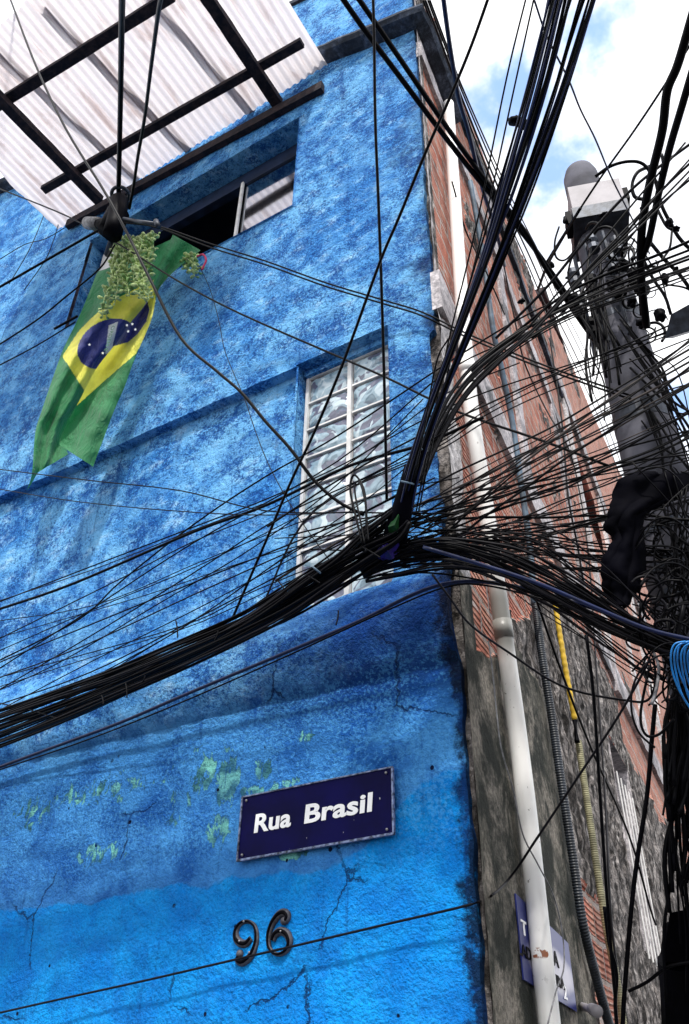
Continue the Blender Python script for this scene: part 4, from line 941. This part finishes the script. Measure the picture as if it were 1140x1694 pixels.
cable([(-20, 614), (60, 572), (125, 532)], 'F.25', 'F.10', .0062, 'short cable on the wall left of the flag', None)
cable([(90, 544), (128, 523)], 'F.12', 'F.10', .012, 'thick stub of black cable left of the flag', None)
G = 'faint wires on the wall at the left edge'
for pts in ([(-10, 435), (40, 405), (75, 395), (110, 375)], [(15, 470), (50, 410), (75, 350), (85, 325)], [(40, 480), (80, 420), (105, 345), (118, 338)]): cable(pts, 'F.06', 'F.06', .0045, 'faint thin wire clipped to the wall near the left edge', G, GREYC)
G = 'thick twin cables falling from the top edge past the roof corner'
for d, r in ((0, .0125), (26, .012)): cable([(548+d, -30), (600+d, 45), (660+d*.8, 125), (720+d*.6, 205), (790+d*.4, 295), (860+d*.25, 380), (905, 440+d*.3), (960, 520+d*.4), (1020, 600+d*.5)], 3.6, 4.4, r, 'one of two thick parallel cables slanting across the roof corner', G, BLACKC)
cable([(617, -15), (619, 60), (621, 200), (626, 330), (631, 470), (636, 640), (640, 830)], 3.4, 3.45, .0062, 'straight vertical cable dropping beside the glass block window', None, BLACKC)
cable([(812, -15), (780, 75), (745, 160), (705, 250), (660, 360), (630, 430), (590, 540), (560, 620), (520, 715), (480, 800), (440, 895), (385, 1022)], 3.0, 3.75, .0062, 'long slanting cable from the top edge to the left bundle', None, BLACKC)
cable([(732, -15), (742, 60), (752, 122), (760, 165), (776, 220), (795, 300), (820, 380), (835, 440)], 3.2, 4.6, .0095, 'violet tinted cable dropping from the top edge over the roof edge', None, BLUEC)
G = 'cables running along the roof edge'
for d in (0, 9, 20, 28): cable([(700+d*.4, 0), (728+d*.4, 75), (752+d*.4, 140), (790+d*.6, 240), (830+d*.8, 340), (870+d, 430), (900+d, 500), (940+d, 580), (990+d, 690), (1030+d, 800)], 'S.10', 'S.10', .008+.002*(d % 2), 'dark cable strung along the upper edge of the brick side wall', G)
G = 'cables along the brick wall face'
for pts, r in (([(832, 430), (850, 520), (868, 600), (905, 680), (940, 740), (960, 820), (975, 930), (985, 1080), (1000, 1300), (1010, 1500), (1020, 1600)], .007), ([(910, 560), (930, 700), (940, 820), (955, 900), (965, 960)], .010),
               ([(748, 300), (770, 380), (800, 440), (835, 520)], .006), ([(880, 970), (925, 1100), (975, 1230), (1040, 1380), (1075, 1500), (1085, 1530)], .008)): cable(pts, 'S.09', 'S.09', r, 'black cable hanging close along the brick side wall', G)
cable([(330, 440), (348, 480), (362, 530), (372, 580), (392, 630), (405, 660), (425, 720), (450, 780), (490, 850), (540, 920), (556, 940)], 'F.12', 'F.3', .0026, 'hair thin wire trailing from the flag corner down the wall', None)
cable([(-20, 1680), (100, 1653), (250, 1620), (400, 1585), (500, 1562), (640, 1529), (780, 1496), (818, 1478), (850, 1444), (885, 1392), (930, 1325), (970, 1265), (1020, 1190), (1060, 1120), (1075, 1090)], 'F.04', 2.9, .0046, 'single thin wire running under the house number and up to the pole', None, GREYC)
cable([(-20, 1276), (100, 1232), (200, 1195), (300, 1152), (400, 1110), (500, 1068), (600, 1025), (680, 985), (735, 966), (790, 962), (850, 970), (930, 990), (1000, 1013), (1080, 1045), (1160, 1068)], 'F.045', 3.05, .0085, 'dark blue conduit line following the ledge and crossing to the pole', None, BLUEC, per=8, sides=10)
cable([(-20, 1280), (150, 1222), (300, 1162), (480, 1083), (640, 1010), (735, 972), (800, 968), (900, 992), (1010, 1030)], 'F.04', 3.05, .0038, 'black wire running just under the dark blue conduit line', None)
cable([(700, 905), (800, 935), (890, 965), (980, 1003), (1070, 1040), (1160, 1062)], 3.12, 2.85, .0075, 'thick shiny dark blue cable on top of the heavy bundle', None, BLUEC, sides=10)
cable([(715, 950), (745, 990), (780, 1035), (850, 1085), (910, 1125), (960, 1145), (1030, 1158), (1068, 1160), (1082, 1140), (1084, 1110), (1080, 1085)], 3.15, 3.0, .0045, 'thin cable sagging in front of the drainpipe and the yellow hose', None, GREYC)
cable([(808, 1060), (815, 1110), (822, 1180), (830, 1240), (850, 1310), (865, 1380), (890, 1430), (915, 1480), (930, 1540), (933, 1600), (920, 1640), (905, 1700)], 'S.14', 'S.14', .0028, 'thin pale wire winding down in front of the white drainpipe', None, PALEC)
# loop standing over the strand by the window
cable([(600, 900), (590, 860), (580, 815), (582, 790), (590, 788), (602, 810), (606, 850), (606, 895)], 'F.58', 'F.58', .0048, 'upright loop of black cable standing in front of the glass blocks', None, BLACKC)
cable([(604, 900), (596, 860), (588, 820), (588, 800), (596, 800), (604, 830), (608, 870), (610, 895)], 'F.60', 'F.60', .0038, 'inner narrower loop of black cable in front of the glass blocks', None, BLACKC)
G = 'frayed tie ends on the left bundle'
for (x, y, dx, dy) in ((294, 1055, -3, -28), (208, 1130, 2, 24), (168, 1150, 3, 16), (240, 1118, -4, 10), (530, 965, -20, -12), (600, 905, 30, 18), (470, 975, -10, -14), (560, 1010, -4, 24), (355, 1060, 6, -16)):
    cable([(x, y), (x+dx*.5+1, y+dy*.5), (x+dx, y+dy)], 'F.58', 'F.58', .003, 'short frayed tie end sticking out of the left bundle', G, BLACKC, name='tie_end', cat='tie end')
# small parts on the cables
def blob(px, py, t, r, sq, label, cat, name, mat=BLACKM, group=None, jit=.3):
    mb = MB(); mb.ball(P(px, py, t), r, 14, 0, sq, jit); mb.ball(P(px+1, py+1, t)+Vector((0, 0, -r*.8)), r*.6, 10, 0, (1, 1, 1), jit); return single(name, mb, mat, label, cat, group)
mb = MB(); mb.tube([P(682, 770, 3.28), P(676, 800, 3.28), P(668, 835, 3.28), P(658, 870, 3.3), P(650, 905, 3.32)], lambda u: .030+.022*u, 14); single('cable_wrap', mb, TARP, 'black taped wrap where the bundles meet at the building corner', 'cable wrap')
G = 'blue cable ties on the bundles'
for (p, q) in (((664, 796), (684, 801)), ((690, 742), (706, 746)), ((518, 938), (530, 948))):
    mb = MB(); A = P(*p, 3.22); Bq = P(*q, 3.22); m_ = (A+Bq)/2; w = (Bq-A)/2; h = ray((p[0]+q[0])/2, (p[1]+q[1])/2).normalized()*w.length*.9
    mb.tube([m_+w*math.cos(k*math.pi/8)+h*math.sin(k*math.pi/8) for k in range(17)], .004, 5, cap=False); single('cable_tie', mb, BPIPE, {664: 'pale blue cable tie just above the corner knot', 690: 'upper pale blue cable tie on the rising bundle', 518: 'pale blue cable tie on the strand at the window foot'}[p[0]], 'cable tie')
def crumple(pts, t, mat, name, label, cat):
    mb = MB(); n = len(pts); c_ = (sum(p[0] for p in pts)/n, sum(p[1] for p in pts)/n); vs = [P(c_[0], c_[1], t-.05)]
    for k, p in enumerate(pts): vs.append(P(p[0], p[1], t+.02*(-1)**k))
    for k, p in enumerate(pts): vs.append(P(p[0]*.97+c_[0]*.03, p[1]*.97+c_[1]*.03, t+.07))
    fs = [(0, 1+k, 1+(k+1) % n) for k in range(n)]+[(1+k, 1+n+k, 1+n+(k+1) % n, 1+(k+1) % n) for k in range(n)]+[tuple(range(1+n, 1+2*n))]
    mb.add(vs, fs); single(name, mb, mat, label, cat, smooth=False)
crumple([(622, 912), (632, 900), (648, 893), (660, 898), (662, 915), (650, 925), (634, 928), (624, 922)], 3.28, PURPLE, 'plastic_scrap', 'violet plastic scrap caught in the corner cable knot', 'plastic scrap')
crumple([(650, 858), (660, 850), (664, 866), (658, 882), (644, 884), (642, 872)], 3.26, GREENP, 'plastic_scrap', 'green plastic scrap wedged above the violet one in the knot', 'plastic scrap')
mb = MB(); mb.tube([P(850, 198, 2.95), P(862, 203, 2.95), P(876, 210, 2.95)], .018, 10); mb.tube([P(852, 196, 2.95), P(852, 204, 2.95)], .024, 8); single('cable_clamp', mb, BLACKM, 'black clamp bridging the cables of the rising bundle against the sky', 'clamp')
# ---- clutter at the pole
cable([(1150, 10), (1122, 105), (1104, 150), (1096, 215), (1078, 290), (1066, 350), (1060, 410), (1062, 470), (1070, 540)], 3.3, 4.0, .019, 'thick twisted black cable dropping from the right edge to the pole top', None, BLACKC, sides=10)
cable([(1152, 95), (1130, 170), (1108, 245), (1090, 320), (1074, 395), (1060, 440), (1064, 520)], 3.3, 4.0, .016, 'second thick black cable beside the twisted one at the right edge', None, BLACKC, sides=10)
G = 'cables slanting from the right edge to the pole top'
for pts, r in (([(1150, 62), (1100, 140), (1050, 215), (1000, 285), (960, 345), (925, 400), (900, 440)], .006), ([(1150, 232), (1060, 300), (1000, 360), (950, 420), (900, 480), (820, 560)], .007), ([(1150, 262), (1090, 320), (1040, 380), (980, 440), (900, 530), (800, 610)], .006), ([(1150, 290), (1080, 350), (1020, 420), (960, 490), (880, 560)], .005),
               ([(960, 345), (930, 395), (905, 440), (890, 480)], .008), ([(1150, 395), (1080, 425), (1000, 455), (930, 490), (860, 545), (780, 615)], .007), ([(1150, 410), (1060, 445), (980, 480), (900, 525), (820, 580)], .006), ([(1150, 425), (1040, 465), (960, 495), (880, 540)], .006)):
    cable(pts, 3.7, 4.6 if pts[-1][0] > 880 else 3.9, r, 'black cable slanting from the right edge past the pole top', G)
cable([(884, 0), (905, 60), (940, 130), (960, 180), (985, 230), (1010, 290), (1040, 350), (1075, 420)], 3.2, 4.6, .004, 'thin violet wire slanting across the sky to the pole', None, BLUEC)
G = 'curled slack cables around the pole top'
LCU = 'curled slack cable looping around the pole top'
for pts, r in (([(985, 292), (1010, 275), (1040, 267), (1065, 272), (1085, 300), (1090, 320)], .009), ([(1075, 275), (1055, 285), (1046, 305), (1050, 325), (1065, 330)], .009), ([(1095, 255), (1098, 280), (1095, 310), (1080, 330), (1060, 345)], .008), ([(1085, 300), (1095, 340), (1110, 370), (1125, 395), (1150, 420)], .010), ([(1080, 330), (1100, 370), (1112, 380)], .008),
               ([(925, 375), (918, 400), (920, 425), (935, 430), (955, 410), (975, 395)], .005), ([(1112, 380), (1108, 410), (1095, 430)], .006), ([(960, 400), (945, 430), (940, 460), (950, 485)], .005), ([(1075, 400), (1100, 430), (1125, 455), (1150, 490)], .010), ([(1060, 420), (1080, 460), (1100, 490), (1110, 520)], .008),
               ([(1050, 395), (1040, 420), (1050, 445), (1085, 440)], .005), ([(1010, 400), (1040, 392), (1060, 410), (1085, 450)], .004), ([(1095, 470), (1130, 475), (1150, 485)], .005), ([(1085, 430), (1100, 480), (1105, 510)], .004)):
    cable(pts, 4.2, 4.1, r, LCU, G, BLACKC)
rg = random.Random(11)
G = 'coils of slack cable hanging on the pole'
for i in range(14):
    cy = rg.uniform(850, 1130); cx = 1105+rg.gauss(0, 18)+(cy-950)*.05; R = rg.uniform(12, 42); e = rg.uniform(.5, 1.3); ph = rg.uniform(0, 6.28); sw_ = rg.uniform(3.2, 6.4); n = 9; tt = lerp_tab([(800, 3.55), (1100, 3.05)], cy)
    pts = [(min(1175, cx+R*math.cos(ph+sw_*k/(n-1))*(1+.1*rg.random())), cy+R*e*math.sin(ph+sw_*k/(n-1))) for k in range(n)]
    cable(pts, tt-rg.uniform(0, .2), tt-rg.uniform(0, .2), rg.choice((.003, .004, .006)), 'coil of slack cable hanging in the dark tangle on the pole', G, BLACKC if rg.random() < .7 else GREYC, name='cable_coil', cat='cable coil')
TG = MB()
def tangle(pts, t0, t1, r): TG.tube(cable_pts(pts, t0, t1, 5), r, 5)
for i in range(40):
    x0 = rg.uniform(1080, 1155); y0 = rg.uniform(1000, 1250); x1 = x0+rg.uniform(-25, 35); y1 = y0+rg.uniform(120, 460)
    pts = [(x0, y0), (x0+(x1-x0)*.3+rg.uniform(-16, 16), y0+(y1-y0)*.35), (x0+(x1-x0)*.7+rg.uniform(-14, 14), y0+(y1-y0)*.7), (x1, y1)]
    if pts[0][0] < 1098 and i % 8: pts = [(p[0]+42, p[1]) for p in pts]
    tangle(pts, 3.05, 2.9, rg.choice((.004, .006, .009)))
for i in range(22):
    y0 = rg.uniform(560, 780); tangle([(1040+rg.uniform(-10, 20)+(y0-640)*.25, y0-rg.uniform(40, 90)), (1085+rg.uniform(-20, 20)+(y0-640)*.2, y0), (1115+rg.uniform(-20, 20), y0+rg.uniform(20, 90)), (1150, y0+rg.uniform(40, 200))], 3.9, 3.6, rg.choice((.003, .004, .006)))
for i in range(16):
    x0 = rg.uniform(965, 1000); y0 = rg.uniform(410, 600); tangle([(x0, y0), (x0+rg.uniform(-14, 10), y0+40), (x0+rg.uniform(0, 22), y0+90), (x0+rg.uniform(10, 40), y0+150)], 4.3, 3.95, rg.choice((.003, .004, .007)))
for i in range(42):   # curls and coils of drop wire
    cy = rg.uniform(830, 1180); cx = 1108+rg.gauss(0, 20)+(cy-950)*.06; R = rg.uniform(10, 62); e = rg.uniform(.4, 1.8); ph = rg.uniform(0, 6.28); sw_ = rg.uniform(1.4, 4.2); tt = lerp_tab([(800, 3.6), (1100, 3.05)], cy)
    tangle([(min(1175, cx+R*math.cos(ph+sw_*k/7)), cy+R*e*math.sin(ph+sw_*k/7)) for k in range(8)], tt-rg.uniform(0, .25), tt-rg.uniform(0, .25), rg.choice((.003, .004, .006)))
for i in range(24):    # knots near the pole head
    cy = rg.uniform(380, 600); cx = 1040+rg.gauss(0, 32)+(cy-450)*.2; R = rg.uniform(6, 22); ph = rg.uniform(0, 6.28); sw_ = rg.uniform(2, 5)
    tangle([(cx+R*math.cos(ph+sw_*k/7), cy+R*math.sin(ph+sw_*k/7)) for k in range(8)], 4.35, 4.2, rg.choice((.003, .005, .008)))
for i in range(60):   # straight drop wires crossing the dark mass
    x0 = rg.uniform(1104, 1155); y0 = rg.uniform(840, 1120); an = rg.uniform(0, 3.14); l = rg.uniform(30, 110)
    tangle([(x0-l*math.cos(an), y0-l*math.sin(an)*1.2), (x0+rg.uniform(-12, 12), y0+rg.uniform(-12, 12)), (min(1175, x0+l*math.cos(an)), y0+l*math.sin(an)*1.2)], 3.35, 3.2, rg.choice((.003, .004, .006)))
TGo = TG.build('cable_tangle', [BLACKC], None, True); tag(TGo, 'dense black tangle of drop wires wound around the utility pole', 'cable tangle', kind='stuff')
for (pts, r, lb) in (([(1084, 1165), (1078, 1230), (1070, 1320), (1056, 1410), (1046, 1490), (1038, 1580), (1032, 1660), (1030, 1710)], .009, 'thick black cable hanging in front of the barred side opening'), ([(1000, 1500), (1008, 1560), (1020, 1610), (1018, 1660), (1022, 1710)], .007, 'black cable at the foot of the beige hose'),
                     ([(1040, 1640), (1070, 1625), (1105, 1600), (1150, 1590)], .006, 'black cable bending right at the bottom of the picture'), ([(1075, 1100), (1060, 1180), (1068, 1215), (1090, 1215), (1115, 1190)], .005, 'loop of cable hanging left of the dark tangle'),
                     ([(970, 1050), (982, 1150), (992, 1300), (1000, 1420), (1010, 1560), (1018, 1650)], .006, 'straight black cable hanging right of the yellow hose'),
                     ([(1082, 1080), (1090, 1105), (1086, 1140), (1078, 1165)], .006, 'pale grey bent cable end hanging from the heavy bundle')):
    cable(pts, 3.0, 2.9, r, lb, None, PALEC if 'pale' in lb else BLACKC)
for k in range(7):
    x = 1110+k*5.5; yb = (0, 9, -4, 14, 3, 18, 8)[k]; cable([(x+24, 1061), (x+6, 1066+yb*.3), (x, 1085+yb*.3), (x+3+yb*.2, 1112+yb), (x+14, 1142+yb), (x+34, 1175+yb)], 2.8+.02*(k % 3), 2.8+.015*k, .0032, 'bright blue cable in the coil at the right edge', 'bright blue cables coiled at the right edge', LBLUE, name='blue_cable', per=8)
G = 'black cable connectors around the pole top'
for (x, y, t, r, sq) in ((912, 438, 4.2, .026, (1, 1, 1)), (1108, 368, 4.0, .035, (1, 1, 1.1)), (1072, 400, 4.1, .04, (1, .8, 1.3)), (1120, 378, 4.0, .022, (1.4, 1, .8)), (1062, 478, 4.0, .055, (1.1, 1, 1)), (1100, 460, 3.9, .035, (1, 1, 1.6)), (1118, 445, 4.0, .02, (1.5, 1, .8)), (950, 495, 4.2, .055, (1, 1, 1.1)), (1030, 440, 4.35, .06, (1, 1, .9)), (1092, 520, 3.8, .05, (1, 1, 1)),
                         (955, 350, 4.9, .03, (1, 1, 1)), (935, 365, 4.8, .028, (1, 1, 1.6)), (1000, 355, 4.6, .028, (1.6, 1, .7)), (862, 498, 4.0, .022, (1.6, 1, .8)), (1045, 500, 4.1, .04, (1, 1, 1)), (1060, 535, 4.05, .04, (1, 1, 1)), (1010, 470, 4.3, .035, (1, 1, 1.5)), (985, 520, 4.2, .035, (1, 1, 1.6))):
    blob(x, y, t, r*.55, sq, 'black plastic connector in the tangle at the pole top', 'cable connector', 'cable_connector', BLACKM, G, .7)

# ------------------------------------------------------------------ light
w = bpy.data.worlds.new('World'); sc.world = w; w.use_nodes = True; t = NT(w.node_tree); t.n.clear()
out = t.node('ShaderNodeOutputWorld'); bg = t.node('ShaderNodeBackground'); bg.inputs['Strength'].default_value = .1
sundir = Vector((.30, -.60, 1.05)).normalized()
el = math.asin(sundir.z); az = math.atan2(sundir.x, sundir.y)
sky = t.node('ShaderNodeTexSky', {'sky_type': 'NISHITA', 'sun_disc': False}); sky.sun_elevation = el; sky.sun_rotation = az; sky.altitude = 700
dirv = t.node('ShaderNodeTexCoord').outputs['Generated']
cl = t.noise(dirv, 3.0, 7, .62, .3); cl2 = t.noise(dirv, 11.0, 5, .6)
hole = None
for (px, py, r) in ((985, 70, .040), (910, 280, .040), (955, 240, .018), (850, 140, .035), (1132, 660, .045), (895, 340, .025), (800, 190, .03)):
    d = ray(px, py).normalized(); vd = t.node('ShaderNodeVectorMath', {'operation': 'DISTANCE'}); t.put(vd.inputs[0], dirv); vd.inputs[1].default_value = d
    h = t.m('SUBTRACT', r, t.m('ADD', vd.outputs['Value'], t.m('MULTIPLY', t.m('SUBTRACT', cl2, .5), .14))); hole = h if hole is None else t.m('MAXIMUM', hole, h)
far = t.step(cl, .60, .50)       # patches of open sky elsewhere too
hm = t.step(hole, -.018, .035)
hm = t.m('MULTIPLY', hm, .85)
hm = t.m('MAXIMUM', hm, t.m('MULTIPLY', t.step(cl, .42, .34), .8))
white = t.mix(t.step(cl2, .35, .7), (9.3, 9.5, 10.1), (12.5, 12.5, 12.5))
skyc = t.mix(1.0, sky.outputs[0], (2.4, 3.0, 3.4), 'MULTIPLY')
t.put(bg.inputs['Color'], t.mix(hm, white, skyc)); t.l.new(bg.outputs[0], out.inputs['Surface'])
sl_ = bpy.data.lights.new('sun', 'SUN'); sl_.energy = 2.8; sl_.angle = math.radians(3); sl_.color = (1, .96, .9)
so_ = bpy.data.objects.new('sun', sl_); COL.objects.link(so_); so_.rotation_euler = sundir.to_track_quat('Z', 'Y').to_euler(); so_.location = (0, -5, 15)
sc.cycles.max_bounces = 6
print('cables', NC[0])
